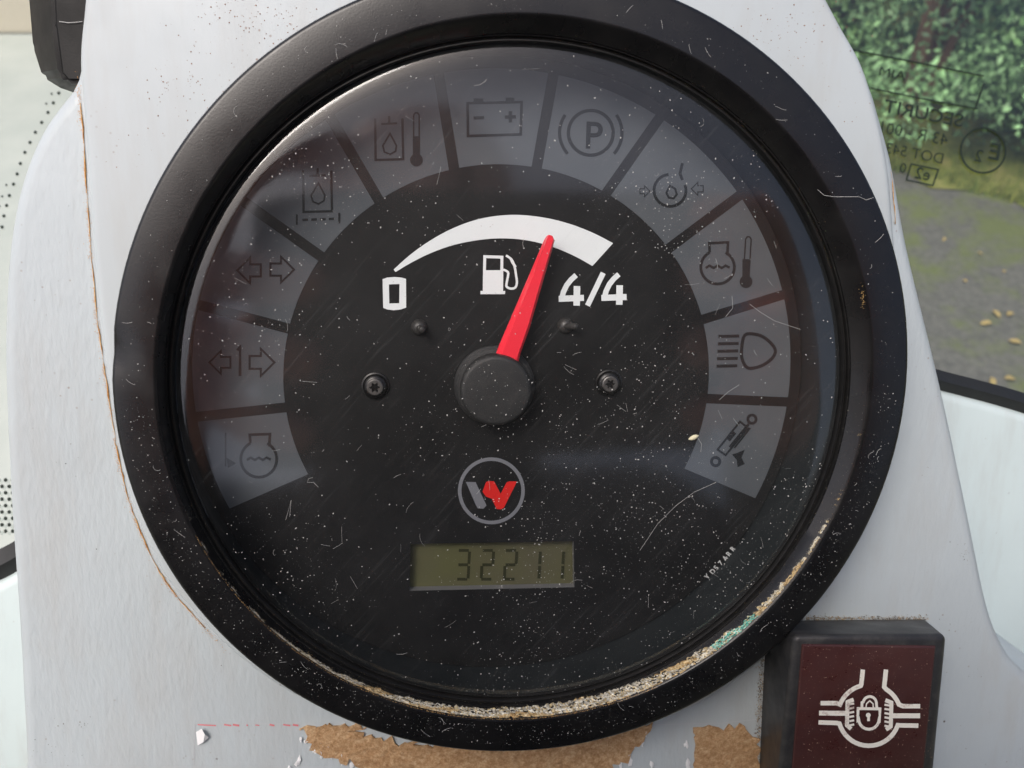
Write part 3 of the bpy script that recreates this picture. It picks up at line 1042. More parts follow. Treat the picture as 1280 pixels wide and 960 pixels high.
# screws, stop pins
def screw(x, y, hx, hy):
    c = P(x, y, ZD)
    v, f = lathe([(2.15 * MM, ZD), (2.1 * MM, ZD + .35 * MM), (1.9 * MM, ZD + .42 * MM), (1.75 * MM, ZD + .25 * MM), (1.7 * MM, ZD + .9 * MM), (1.45 * MM, ZD + 1.15 * MM), (1.2 * MM, ZD + 1.2 * MM)], c, 32, True)
    s = mesh('screw', v, f, M['bezel'], gauge, smooth='angle')
    z0 = ZD + 1.2 * MM
    v, f = lathe([(1.25 * MM, z0 - .05 * MM), (1.25 * MM, z0 + .25 * MM), (1.1 * MM, z0 + .36 * MM), (0.85 * MM, z0 + .36 * MM)], c, 32)
    b = len(v)
    # star shaped recess
    st = []
    for i in range(24):
        a = 2 * math.pi * i / 24
        rr = (0.66 + 0.17 * math.cos(6 * a)) * MM
        st.append(Vector((c.x + rr * math.cos(a), c.y + rr * math.sin(a), z0 + .36 * MM)))
    m0 = len(v)
    v += st + [q - Vector((0, 0, 0.7 * MM)) for q in st]
    for i in range(24):
        j = (i + 1) % 24
        f.append((m0 + i, m0 + j, m0 + 24 + j, m0 + 24 + i))
    f.append([m0 + 24 + i for i in range(24)])
    ring_i = [4 * i + 3 for i in range(32)]
    loops = [[v[i] for i in ring_i], st]
    idl = ring_i + [m0 + i for i in range(24)]
    for t in tessellate_polygon(loops):
        f.append([idl[q] for q in t])
    h = mesh('screw_head', v, f, M['screw'], s, smooth='angle')
    return s


screw(469.5, 482, 0, 0)
screw(760.5, 478, 0, 0)


def pin(x, y, tx, ty_):
    c = P(x, y, ZD)
    prof = [(1.25 * MM, ZD)] + [(1.2 * MM * math.cos(a * math.pi / 12), ZD + 0.2 * MM + 1.0 * MM * math.sin(a * math.pi / 12)) for a in range(0, 6)]
    v, f = lathe(prof, c, 28, True)
    s = mesh('stop_pin', v, f, M['pin'], gauge, smooth=True)
    v, f = [], []
    q = P(tx, ty_, ZD + 2.4 * MM)
    base = Vector((c.x, c.y, ZD + 0.8 * MM))
    tube(v, f, [base, base.lerp(q, 0.6), q, q + (q - base).normalized() * 0.25 * MM, q + (q - base).normalized() * 0.42 * MM], [0.5 * MM, 0.5 * MM, 0.52 * MM, 0.42 * MM, 0.12 * MM], 14)
    mesh('pin_tip', v, f, M['pin'], s, smooth='angle')


pin(524, 409, 527.5, 412)
pin(706.5, 407, 720, 408)

# hub and needle
zh = ZD + 5.2 * MM
hc = P(620.5, 489, zh)
rh = 5.4 * MM
v, f = lathe([(rh + 0.8 * MM, ZD + 0.4 * MM), (rh + 0.8 * MM, ZD + 1.3 * MM), (rh + 0.4 * MM, ZD + 1.7 * MM), (rh - 0.3 * MM, ZD + 1.8 * MM), (rh - 0.1 * MM, ZD + 2.2 * MM), (rh, ZD + 3.4 * MM), (rh, zh - 0.7 * MM)] +
             [(rh - 0.75 * MM * (1 - math.cos(a * math.pi / 10)), zh - 0.7 * MM + 0.7 * MM * math.sin(a * math.pi / 10)) for a in range(1, 6)] + [(rh * 0.5, zh + 0.08 * MM)], hc, 72, True)
mesh('needle_hub', v, f, M['hub'], gauge, smooth='angle')
z1, z2 = ZD + 2.6 * MM, ZD + 3.9 * MM
prof_n = []
T = [(681.5, 297.5), (684, 294.6), (690, 294.8), (693, 298.5)]
sec = [  # along the needle: left edge, ridge left, ridge right, right edge (px)
    ((680.5, 299), (684.3, 297.5), (692, 299), (693.5, 300.5)),
    ((659.5, 348), (665, 348.5), (676.5, 350), (679, 351)),
    ((636, 403), (642.5, 405), (659.5, 409), (662, 410)),
    ((623, 433), (630, 436), (648, 442), (650.5, 442)),
    ((616, 452), (623, 455), (642, 461), (646, 461))]
v, f = [], []
for a, b, c, d in sec:
    v += [P(a[0], a[1], z1), P(a[0] + 1, a[1], z2 - 0.9 * MM), P(b[0], b[1], z2), P(c[0], c[1], z2 - 0.05 * MM), P(d[0], d[1], z2 - 0.5 * MM), P(d[0], d[1], z1)]
for i in range(len(sec) - 1):
    for j in range(5):
        f.append((i * 6 + j, i * 6 + j + 1, (i + 1) * 6 + j + 1, (i + 1) * 6 + j))
b = len(v)
v += [P(683.5, 294.6, z2 - 0.9 * MM), P(687, 293.4, z2 - 0.8 * MM), P(690.5, 294.8, z2 - 0.9 * MM), P(686, 294, z1)]
f += [(0, b, 1), (1, b, 2), (2, b, b + 1), (2, b + 1, 3), (3, b + 1, b + 2), (3, b + 2, 4), (4, b + 2, 5), (b, b + 3, b + 1), (b + 1, b + 3, b + 2), (0, b + 3, b), (5, b + 2, b + 3)]
bm = bmesh.new()
vs = [bm.verts.new(q) for q in v]
for q in f:
    bm.faces.new([vs[i] for i in q])
bmesh.ops.recalc_face_normals(bm, faces=bm.faces[:])
bm_mesh('needle', bm, M['needle'], gauge)

# lens: flat window with a rolled edge
ZL = -3.0 * MM
pl = [(rC - 0.04 * MM, ZL - 1.2 * MM), (rC - 0.06 * MM, ZL - 0.5 * MM), (rC - 0.3 * MM, ZL - 0.32 * MM), (rC - 1.0 * MM, ZL - 0.17 * MM), (rC - 2.2 * MM, ZL - 0.06 * MM), (rC - 3.6 * MM, ZL - 0.012 * MM), (rC - 8 * MM, ZL), (rC - 20 * MM, ZL)]
v, f = lathe(pl, cC, 180, True)
lens = mesh('lens', v, f, M['lens'], gauge, smooth=True)

# dust specks and fibres
def specks(name, pts, parent, rmin, rmax, mat_, cols=None):
    v, f = [], []
    for q in pts:
        r = rmin + (rmax - rmin) * random.random() ** 4
        b = len(v)
        st = random.uniform(1, 1.8); a0 = random.uniform(0, 6.28)
        for a in range(5):
            x = math.cos(a * 1.2566) * r * st * random.uniform(.7, 1.2); y = math.sin(a * 1.2566) * r * random.uniform(.7, 1.2)
            v.append(q + Vector((x * math.cos(a0) - y * math.sin(a0), x * math.sin(a0) + y * math.cos(a0), 0)))
        v.append(q + Vector((0, 0, r * 0.6)))
        for a in range(5):
            f.append((b + a, b + (a + 1) % 5, b + 5))
    return mesh(name, v, f, mat_, parent, kind='stuff')


def lens_z(r):
    for (r0, z0), (r1, z1_) in zip(pl[:-1], pl[1:]):
        if r1 <= r <= r0:
            return z0 + (z1_ - z0) * (r0 - r) / (r0 - r1)
    return ZL


pts = []
while len(pts) < 5600:
    a = random.uniform(0, 6.28); r = (rC - 0.5 * MM) * math.sqrt(random.random())
    x, y = r * math.cos(a), r * math.sin(a)
    dens = 0.30 + 1.0 * noise.noise(Vector((x * 55, y * 55, 1.3))) + 0.45 * noise.noise(Vector((x * 190, y * 190, 4.3))) + 0.28 * (x - y) / rC
    if random.random() < max(0.12, dens):
        pts.append(Vector((cC.x + x, cC.y + y, lens_z(r) + 0.00001)))
specks('dust', pts, lens, 0.017 * MM, 0.100 * MM, M['dust'])


def bez_z(r):
    return -0.12 * MM * max(0.0, (r - (rB + 0.5 * MM)) / ((rA - 2.2 * MM) - (rB + 0.5 * MM)))


pts = []
while len(pts) < 2000:
    a = random.uniform(0, 6.28); r = random.uniform(rB + 0.6 * MM, rA - 1.5 * MM)
    if random.random() < 0.18 + 0.82 * (math.sin(a) < 0.0):
        pts.append(Vector((cA.x + r * math.cos(a), cA.y + r * math.sin(a), bez_z(r) + 0.00001)))
specks('bezel_dust', pts, bez, 0.016 * MM, 0.075 * MM, M['dust'])


def fibre(v, f, q, L, rad, curl, rd):
    a = rd.uniform(0, 6.28); da = rd.gauss(0, curl)
    pts = [q]
    n_ = 7
    for i in range(n_):
        a += da + rd.gauss(0, 0.25 * curl)
        q = q + Vector((math.cos(a), math.sin(a), 0)) * L / n_
        pts.append(q + Vector((0, 0, abs(rd.gauss(0, L * 0.02)))))
    tube(v, f, pts, rad, 4)


rd = random.Random(11)
v, f = [], []
for i in range(75):
    a = rd.uniform(0, 6.28); r = (rC - 3 * MM) * math.sqrt(rd.random())
    q = Vector((cC.x + r * math.cos(a), cC.y + r * math.sin(a), ZL + 0.00003))
    fibre(v, f, q, rd.uniform(0.6, 2.6) * MM * rd.uniform(0.5, 1), rd.uniform(0.008, 0.019) * MM, rd.choice((0.02, 0.02, 0.06, 0.12, 0.45)), rd)
for pl_ in ([(895, 603), (868, 615), (845, 632), (822, 655), (800, 688)], [(937, 380), (950, 390), (968, 401), (1001, 412)], [(915, 370), (916, 385), (907, 396)], [(924, 481), (910, 490), (899, 500)], [(593, 107), (600, 106), (606, 102), (608, 99)], [(876, 565), (877, 555), (872, 547)], [(362, 646), (364, 625), (360, 640), (357, 650)], [(391, 597), (386, 598), (384, 603), (392, 603), (398, 609)]):
    tube(v, f, [P(x, y, ZL + 0.00004) for x, y in pl_], 0.020 * MM, 4)
mesh('fibres', v, f, M['dust'], lens, kind='stuff')
v, f = [], []
for i in range(40):
    a = rd.uniform(0, 6.28); r = rd.uniform(rB + 1.2 * MM, rA - 2.5 * MM)
    fibre(v, f, Vector((cA.x + r * math.cos(a), cA.y + r * math.sin(a), bez_z(r) + 0.00002)), rd.uniform(0.5, 1.9) * MM, 0.02 * MM, rd.choice((0.05, 0.3)), rd)
tube(v, f, [P(x, y, zz * MM) for x, y, zz in ((1022, 237, .0), (1030, 244, .06), (1042, 246, .04), (1056, 246, .03), (1074, 246, .0), (1083, 250, -.05), (1092, 247, -.08))], 0.03 * MM, 4)
mesh('bezel_fibres', v, f, M['dust'], bez, kind='stuff')
# a dry seed husk on the lens
q = P(867, 547, ZL + 0.0002)
v, f = [], []
tube(v, f, [q + Vector((-0.75, -0.25, 0)) * MM, q + Vector((-0.4, -0.15, 0)) * MM, q, q + Vector((0.4, 0.18, 0)) * MM, q + Vector((0.75, 0.3, 0)) * MM], [0.08 * MM, 0.3 * MM, 0.38 * MM, 0.3 * MM, 0.06 * MM], 8)
mesh('seed_husk', v, f, mat('seed_husk', (0.62, 0.58, 0.40), 0.7, 0.3), lens, smooth=True)

# grime packed in the groove between lens and bezel
rd = random.Random(5)
v, f, cols = [], [], []


def grain(q, s, c):
    b = len(v)
    ax = [Vector((rd.gauss(0, 1), rd.gauss(0, 1), rd.gauss(0, 1))).normalized() * s * rd.uniform(0.6, 1.3) for _ in range(4)]
    for e in ax:
        v.append(q + e)
    v.append(q + Vector((0, 0, s)))
    for t in ((0, 1, 4), (1, 2, 4), (2, 3, 4), (3, 0, 4), (0, 2, 1), (0, 3, 2)):
        f.append([b + i for i in t])
        cols.append(c)


PAL = [(0.78, 0.72, 0.56), (0.70, 0.66, 0.54), (0.50, 0.40, 0.22), (0.84, 0.81, 0.70), (0.34, 0.31, 0.25), (0.72, 0.58, 0.32), (0.74, 0.72, 0.62)]


SURF = [(rB + 0.10 * MM, -0.06 * MM), (rB - 0.02 * MM, -0.16 * MM), (rB - 0.16 * MM, -0.40 * MM), (rC + 0.80 * MM, -1.9 * MM), (rC + 0.66 * MM, -2.3 * MM), (rC + 0.48 * MM, -2.85 * MM), (rC + 0.32 * MM, -2.88 * MM), (rC + 0.2 * MM, -2.66 * MM), (rC, -2.72 * MM)]
LEN = [0.0]
for (r0, z0), (r1, z1_) in zip(SURF[:-1], SURF[1:]):
    LEN.append(LEN[-1] + math.hypot(r1 - r0, z1_ - z0))


def groove(a, s, lift):
    """point on the slope between bezel lip (s = 0) and lens (s = 1) at angle a in degrees"""
    t = s * LEN[-1]
    for i in range(len(SURF) - 1):
        if t <= LEN[i + 1] + 1e-12:
            k_ = (t - LEN[i]) / (LEN[i + 1] - LEN[i])
            r = SURF[i][0] + (SURF[i + 1][0] - SURF[i][0]) * k_
            z = SURF[i][1] + (SURF[i + 1][1] - SURF[i][1]) * k_
            break
    c = cA + (cC - cA) * max(0.0, min(1.0, -z / (1.9 * MM)))
    r -= lift * 0.6
    return Vector((c.x + r * math.cos(R(a)), c.y + r * math.sin(R(a)), z + lift))


def crust_edges(a):
    core = math.exp(-((a + 84) / 46) ** 2)
    n1 = noise.noise(Vector((a * 0.35, 1.0, 0))) + 0.6 * noise.noise(Vector((a * 1.7, 4.0, 0)))
    n2 = noise.noise(Vector((a * 0.45, 8.0, 0))) + 0.6 * noise.noise(Vector((a * 2.3, 2.0, 0)))
    wd = max(0.0, 0.60 * core - 0.06 + 0.16 * n1)
    s0 = 0.10 + 0.06 * n2
    return max(0.01, s0), min(0.75, s0 + wd), core


def crust_col(a, s_, rd):
    c = rd.choice(PAL)
    tone = noise.noise(Vector((a * 0.16, s_ * 3.0, 11.0)))
    if tone > 0.22 or s_ < 0.10:
        c = rd.choice([(0.68, 0.50, 0.25), (0.76, 0.62, 0.38), (0.52, 0.34, 0.15)])
    if -53.5 < a < -44 and s_ < 0.36 and rd.random() < 0.7:
        c = rd.choice([(0.22, 0.62, 0.48), (0.42, 0.74, 0.62), (0.12, 0.42, 0.35)])
    g = rd.uniform(0.45, 1.0) * (0.85 + 0.5 * noise.noise(Vector((a * 0.8, s_ * 7.0, 21.0))))
    return tuple(min(0.9, max(0.02, x * g)) for x in c)


NS = 9
prev = None
a = -160.0
while a < -12:
    e0, e1, core = crust_edges(a)
    row = None
    if e1 - e0 > 0.05:
        row = len(v)
        for j in range(NS):
            s_ = e0 + (e1 - e0) * j / (NS - 1)
            edge_ = min(j, NS - 1 - j) / (NS / 2)
            v.append(groove(a + rd.gauss(0, 0.06), s_, (0.02 + 0.16 * min(1, edge_ * 1.6) * (0.7 + 0.6 * rd.random())) * MM * core))
        if prev is not None:
            for j in range(NS - 1):
                if noise.noise(Vector((a * 1.1, j * 0.9, 31.0))) > 0.32:
                    continue
                f.append((prev + j, row + j, row + j + 1, prev + j + 1))
                cols.append(crust_col(a, e0 + (e1 - e0) * j / (NS - 1), rd))
    prev = row
    a += 0.22
for i in range(16000):
    a = rd.uniform(-165, 0)
    e0, e1, core = crust_edges(a)
    if rd.random() < 0.72:
        if e1 - e0 < 0.03:
            continue
        s_ = max(0.01, min(0.95, rd.uniform(e0 - 0.02, e1 + 0.05)))
        lift = rd.uniform(0.02, 0.14) * MM * core
    else:
        s_ = rd.uniform(0.02, 0.97); lift = 0
        if rd.random() > 0.25 + 0.5 * core:
            continue
    grain(groove(a, s_, lift), rd.uniform(0.015, 0.055) * MM, crust_col(a, s_, rd))
for i in range(2600):        # tan line on the inner lip of the bezel
    a = rd.uniform(-158, -66)
    grain(groove(a, abs(rd.gauss(0.03, 0.025)), 0), rd.uniform(0.025, 0.075) * MM, rd.choice([(0.56, 0.34, 0.13), (0.66, 0.47, 0.22), (0.42, 0.23, 0.09)]))
for i in range(900):         # thin dry dirt at the top of the groove
    a = rd.uniform(22, 110)
    grain(groove(a, rd.gauss(0.80, 0.06) if rd.random() < .8 else rd.uniform(.3, .9), 0), rd.uniform(0.02, 0.06) * MM, tuple(x * rd.uniform(0.4, 0.9) for x in rd.choice([(0.42, 0.30, 0.15), (0.5, 0.45, 0.3), (0.3, 0.28, 0.24)])))
for i in range(60):          # scraped tan mark on the right lip
    grain(P(1078 + rd.gauss(0, 1.6), 372 + rd.gauss(0, 7), 0.0), rd.uniform(0.04, 0.1) * MM, (0.55, 0.36, 0.14))
mesh('groove_grime', v, f, M['grains'], gauge, cols=cols, kind='stuff')

# ---------------------------------------------------------------- lock switch
sw = thing('rocker_switch', 'square black rocker switch with maroon face and white padlock symbol', 'switch', P(1075, 880, ZC))
zt = 2.0 * MM
lo = [(958, 776), (1160, 774), (1152, 985), (948, 985)]
hi = [(992, 794), (1184, 793), (1164, 992), (972, 985)]
v = [P(x, y, ZC + 0.0002) for x, y in lo] + [P(x, y, zt) for x, y in hi]
# vertical sides: keep the foot inside the head's outline on the hidden sides
bm = bmesh.new()
vs = [bm.verts.new(q) for q in v]
for q in ((0, 1, 2, 3)[::-1], (4, 5, 6, 7), (0, 1, 5, 4), (1, 2, 6, 5), (2, 3, 7, 6), (3, 0, 4, 7)):
    bm.faces.new([vs[i] for i in q])
bmesh.ops.recalc_face_normals(bm, faces=bm.faces[:])
hd = [e for e in bm.edges if all(q.co.z > zt - 0.001 for q in e.verts)] + [e for e in bm.edges if abs(e.verts[0].co.z - e.verts[1].co.z) > 0.005]
bmesh.ops.bevel(bm, geom=hd, offset=1.1 * MM, segments=4, affect='EDGES', profile=0.5)
bm_mesh('switch_body', bm, M['housing'], sw, smooth='angle')
fo = [(1003, 806), (1170, 808), (1154, 972), (990, 966)]
bm = plate([P(x, y, zt + 0.25 * MM) for x, y in fo], zt + 0.3 * MM, 0.6 * MM, 0.3 * MM)
face = bm_mesh('switch_face', bm, M['maroon'], sw, smooth='angle')
F = Flat(zt + 0.33 * MM)
g = lambda u, w_: (800 + u / 2.667, 600 + w_ / 2.667)
def arcp(cx, cy, r, a0, a1, n=16):
    return [(cx + r * math.cos(R(a0 + (a1 - a0) * i / n)), cy - r * math.sin(R(a0 + (a1 - a0) * i / n))) for i in range(n + 1)]
WD = 5.6
F.stroke([g(743, 632), g(738, 680)] + [g(*q) for q in arcp(765, 788, 106, 106, 158, 8)] + [g(655, 744), g(602, 744)], WD)
F.stroke([g(820, 632), g(814, 690)] + [g(*q) for q in arcp(765, 788, 106, 58, 22, 8)] + [g(876, 754), g(934, 754)], WD)
F.stroke([g(595, 808), g(655, 810)] + [g(*q) for q in arcp(763, 784, 102, 196, 341, 18)] + [g(868, 818), g(928, 819)], WD)
F.stroke([g(597, 777), g(690, 778)], WD + 0.5).stroke([g(934, 786), g(838, 786)], WD + 0.5)
F.stroke([g(712, 732), g(692, 740), g(690, 818), g(704, 830)], 5)
F.stroke([g(818, 734), g(838, 742), g(836, 822), g(820, 832)], 5)
for q in range(6):
    F.stroke([g(698, 748 + q * 14), g(714, 745 + q * 14)], 2.6)
    F.stroke([g(832, 752 + q * 14), g(815, 749 + q * 14)], 2.6)
F.stroke([g(727, 762), g(800, 763), g(799, 800)] + [g(*q) for q in arcp(763, 797, 34, 0, -180, 10)] + [g(726, 800)], 3.6, True)
F.stroke([g(740, 762), g(740, 742)] + [g(*q) for q in arcp(766, 744, 22, 170, 10, 10)] + [g(790, 762)], 3.4)
F.stroke([g(753, 762), g(755, 746), g(766, 736), g(777, 746), g(778, 762)], 1.6)
F.stroke([g(762, 782), g(762, 804)], 3.4).disc(*g(761, 784), 3)
F.build('padlock_symbol', M['symbol'], face)
v, f, cols = [], [], []
rd = random.Random(9)
for i in range(2200):
    if rd.random() < 0.5:
        t = rd.random(); q = P(956 + 204 * t, 773.5 + rd.gauss(0, 1.8), ZC + 0.0002)
    else:
        t = rd.random(); q = P(955 - 10 * t + rd.gauss(0, 2.2), 785 + 185 * t, ZC + 0.0002)
    c = rd.choice([(0.34, 0.25, 0.15), (0.20, 0.15, 0.10), (0.46, 0.35, 0.21), (0.12, 0.10, 0.08)])
    grain(q, rd.uniform(0.04, 0.16) * MM, c)
mesh('packed_dirt', v, f, M['grains'], sw, cols=cols, kind='stuff')
pts = []
for i in range(420):
    x, y = random.uniform(1003, 1168), random.uniform(808, 962)
    pts.append(P(x, y, zt + 0.34 * MM))
specks('switch_dust', pts, face, 0.022 * MM, 0.075 * MM, mat('brown_dust', (0.50, 0.36, 0.27), 0.9, 0.1))

# ---------------------------------------------------------------- old tape residue on the cover
def residue(px, label, seed, amp):
    """rough foam left by a torn off strip: ragged slab with a crumbled top"""
    rd = random.Random(seed)
    cl_ = [Vector(q) for q in px]
    poly = []
    for i in range(len(cl_)):
        a, b = cl_[i], cl_[(i + 1) % len(cl_)]
        n_ = max(1, int((b - a).length / 5))
        for s in range(n_):
            q = a.lerp(b, s / n_)
            poly.append(q + Vector((rd.gauss(0, amp), rd.gauss(0, amp))))
    bm = bmesh.new()
    base = [bm.verts.new(P(q.x, q.y, ZC + 0.00005)) for q in poly]
    fc = bm.faces.new(base)
    ex = bmesh.ops.extrude_face_region(bm, geom=[fc])
    top = [e for e in ex['geom'] if isinstance(e, bmesh.types.BMVert)]
    for q in top:
        q.co.z += 0.00030
    tops = [e for e in bm.faces if all(abs(q.co.z - (ZC + 0.00035)) < 1e-5 for q in e.verts)]
    bmesh.ops.triangulate(bm, faces=tops)
    for it in range(7):
        es = [e for e in bm.edges if all(q.co.z > ZC + 0.0002 for q in e.verts) and e.calc_length() > 0.0005]
        if es:
            bmesh.ops.subdivide_edges(bm, edges=es, cuts=1, use_grid_fill=False)
            bmesh.ops.triangulate(bm, faces=[q for q in bm.faces if len(q.verts) > 3])
    for q in bm.verts:
        if q.co.z > ZC + 0.0002:
            q.co.z += 0.00014 * noise.noise(q.co * 500) + 0.00012 * noise.noise(q.co * 1500)
            q.co.z = max(q.co.z, ZC + 0.0001)
    bmesh.ops.recalc_face_normals(bm, faces=bm.faces[:])
    o = bm_mesh('tape_residue', bm, M['foam'], org=P(px[0][0], px[0][1], ZC), smooth='angle')
    tag(o, label, 'residue', 'old tape residue under the gauge')
    return o


r1 = residue([(374, 907), (462, 908), (432, 914), (450, 922), (520, 930), (640, 936), (740, 925), (818, 902), (800, 925), (790, 945), (765, 958), (740, 985), (480, 985), (455, 958), (425, 948), (392, 936)], 'wide ragged brown foam tape residue directly below the gauge', 3, 2.8)
r2 = residue([(866, 908), (930, 908), (946, 925), (952, 985), (860, 985), (868, 945)], 'small brown foam tape patch beside the maroon switch', 4, 2.3)
# white torn paper shreds along the ragged edges
def shreds(lst, parent, seed):
    rd = random.Random(seed)
    v, f = [], []
    for (x, y, s) in lst:
        n_ = rd.randint(7, 10)
        b = len(v)
        a0 = rd.uniform(0, 6)
        for i in range(n_):
            a = a0 + i * 6.283 / n_
            r_ = s * rd.uniform(0.25, 1.3)
            v.append(P(x + r_ * math.cos(a) * 0.75, y + r_ * math.sin(a) * 1.35, ZC + 0.00012 + abs(rd.gauss(0, 1.5e-4))))
        v.append(P(x, y, ZC + 0.0003))
        for i in range(n_):
            f.append((b + i, b + (i + 1) % n_, b + n_))
    mesh('paper_shreds', v, f, M['paper'], parent, kind='stuff')


shreds([(378 + q * 6.5 + random.gauss(0, 3), 924 + q * 3.1 + random.gauss(0, 3), random.uniform(1.2, 3.2)) for q in range(13)] + [(808 - q * 4 + random.gauss(0, 3), 918 + q * 4.5 + random.gauss(0, 3), random.uniform(1.2, 3.2)) for q in range(10)] + [(383, 926, 4), (393, 938, 5), (402, 944, 4), (428, 950, 4.5), (372, 953, 7), (414, 947, 3), (440, 957, 4), (802, 921, 5), (787, 948, 6), (776, 957, 4), (815, 957, 5), (362, 960, 5)], r1, 2)
shreds([(803, 930, 4), (858, 930, 4), (860, 955, 5)], r2, 3)
# faint remains of the torn off sticker: red broken line and a curled scrap
st = thing('sticker_remnant', 'broken red line and white scrap left by a torn off sticker', 'sticker', P(300, 907, ZC))
F = Flat(ZC + 0.00006)
for a, b in ((247, 270), (280, 289), (291, 299), (308, 310), (319, 324), (337, 343), (354, 363), (366, 373)):
    F.stroke([(a, 906 + random.uniform(-.4, .4)), ((a + b) / 2, 906.5), (b, 907)], random.uniform(1.2, 2.4))
F.build('red_line', M['red_line'], st)
m_fl = mat('grey_adhesive_film', (0.50, 0.52, 0.54), 0.6, 0.3)
F = Flat(ZC + 0.00004)
F.stroke([(242, 990), (243, 930), (244, 906), (262, 904.6), (375, 905)], 0.8)
F.build('film_edge', m_fl, st)
F = Flat(ZC + 0.00004)
F.stroke([(816, 906), (850, 905), (900, 904), (958, 898)], 0.8)
F.build('film_edge', m_fl, st)
v = [P(245, 915, ZC + .00005), P(252, 911, ZC + .0006), P(256, 918, ZC + .0009), P(249, 922, ZC + .0003), P(247, 932, ZC + .0001), P(254, 928, ZC + .0006), P(261, 922, ZC + .0004)]
mesh('scrap', v, [(0, 1, 3), (1, 2, 3), (0, 3, 4), (3, 5, 4), (3, 2, 5), (2, 6, 5)], M['paper'], st)
# dirt crumbs on the cover
v, f, cols = [], [], []
rd = random.Random(21)
for (x, y, sx, sy, n_) in ((1205, 690, 6, 9, 30), (105, 905, 4, 3, 9), (1160, 590, 4, 4, 4), (260, 740, 150, 120, 26), (1190, 850, 40, 70, 30), (90, 500, 50, 200, 20), (60, 940, 25, 20, 30)):
    for i in range(n_):
        px, py = rd.gauss(x, sx), rd.gauss(y, sy)
        q = P(px, py, ZC + 0.00003)
        if (q.xy - cA).length < rA + 0.002 or not (40 < px < 1240):
            continue
        grain(q, rd.uniform(0.03, 0.11) * MM, rd.choice([(0.10, 0.07, 0.05), (0.22, 0.14, 0.09), (0.05, 0.05, 0.05)]))
mesh('crumbs', v, f, M['grains'], cover, cols=cols, kind='stuff')

# ---------------------------------------------------------------- the photographer and the phone, seen only mirrored in the gauge lens
C3 = cw.to_3x3()
ph = thing('smartphone', 'dark phone held over the gauge, seen only as a reflection', 'phone', C3 @ Vector((0.022, -0.03, 0.024)), world=True)
M['phone'] = mat('phone_dark_glass', (0.012, 0.012, 0.014), 0.25, 0.5)
bm = box_bm(-0.0555, 0.0995, -0.0860, 0.0045, 0.020, 0.028, 0.0035, 3)
for q in bm.verts:
    q.co = C3 @ q.co
bm_mesh('phone_body', bm, M['phone'], ph, smooth='angle', world=True)
bm = box_bm(-0.012, 0.012, -0.03, 0.006, 0.0185, 0.0205, 0.0009, 2)
for q in bm.verts:
    q.co = C3 @ q.co
bm_mesh('camera_bump', bm, M['phone'], ph, smooth='angle', world=True)


def chains(lst, voxel, name, mat_, parent):
    """one continuous skin over chains of (point, radius)"""
    v, f = [], []
    for ch in lst:
        pts, rad = [], []
        for i in range(len(ch) - 1):
            (p, r), (q, r2) = ch[i], ch[i + 1]
            for s_ in range(4):
                pts.append(Vector(p).lerp(Vector(q), s_ / 4)); rad.append(r + (r2 - r) * s_ / 4)
        pts.append(Vector(ch[-1][0])); rad.append(ch[-1][1])
        d0 = (pts[0] - pts[1]).normalized(); d1 = (pts[-1] - pts[-2]).normalized()
        pts = [pts[0] + d0 * rad[0] * .85, pts[0] + d0 * rad[0] * .5] + pts + [pts[-1] + d1 * rad[-1] * .5, pts[-1] + d1 * rad[-1] * .85]
        rad = [rad[0] * .45, rad[0] * .85] + rad + [rad[-1] * .85, rad[-1] * .45]
        tube(v, f, pts, rad, 12)
    me = bpy.data.meshes.new('tmp'); me.from_pydata([tuple(q) for q in v], [], f)
    o = bpy.data.objects.new('tmp', me); COL.objects.link(o)
    md = o.modifiers.new('r', 'REMESH'); md.mode = 'VOXEL'; md.voxel_size = voxel
    ms = o.modifiers.new('s', 'SMOOTH'); ms.iterations = 6; ms.factor = 0.5
    me2 = bpy.data.meshes.new_from_object(o.evaluated_get(bpy.context.evaluated_depsgraph_get()))
    vv = [q.co.copy() for q in me2.vertices]; ff = [list(q.vertices) for q in me2.polygons]
    bpy.data.objects.remove(o); bpy.data.meshes.remove(me); bpy.data.meshes.remove(me2)
    return mesh(name, vv, ff, mat_, parent, smooth=True, world=True)


M['skin'] = mat('skin', (0.85, 0.36, 0.28), 0.5, 0.4)
M['jacket'] = mat('dark_jacket_cloth', (0.022, 0.024, 0.03), 0.9, 0.2)
k = N(M['jacket'])
k.l(k.bump(k.noise(90, 4), 0.5, 0.004), k.b.inputs['Normal'])
M['hair'] = mat('brown_hair', (0.05, 0.03, 0.02), 0.6, 0.3)
pers = thing('person', 'person in a dark jacket holding a phone, mirrored faintly in the gauge lens', 'person', (0.02, -0.45, GROUND), world=True)


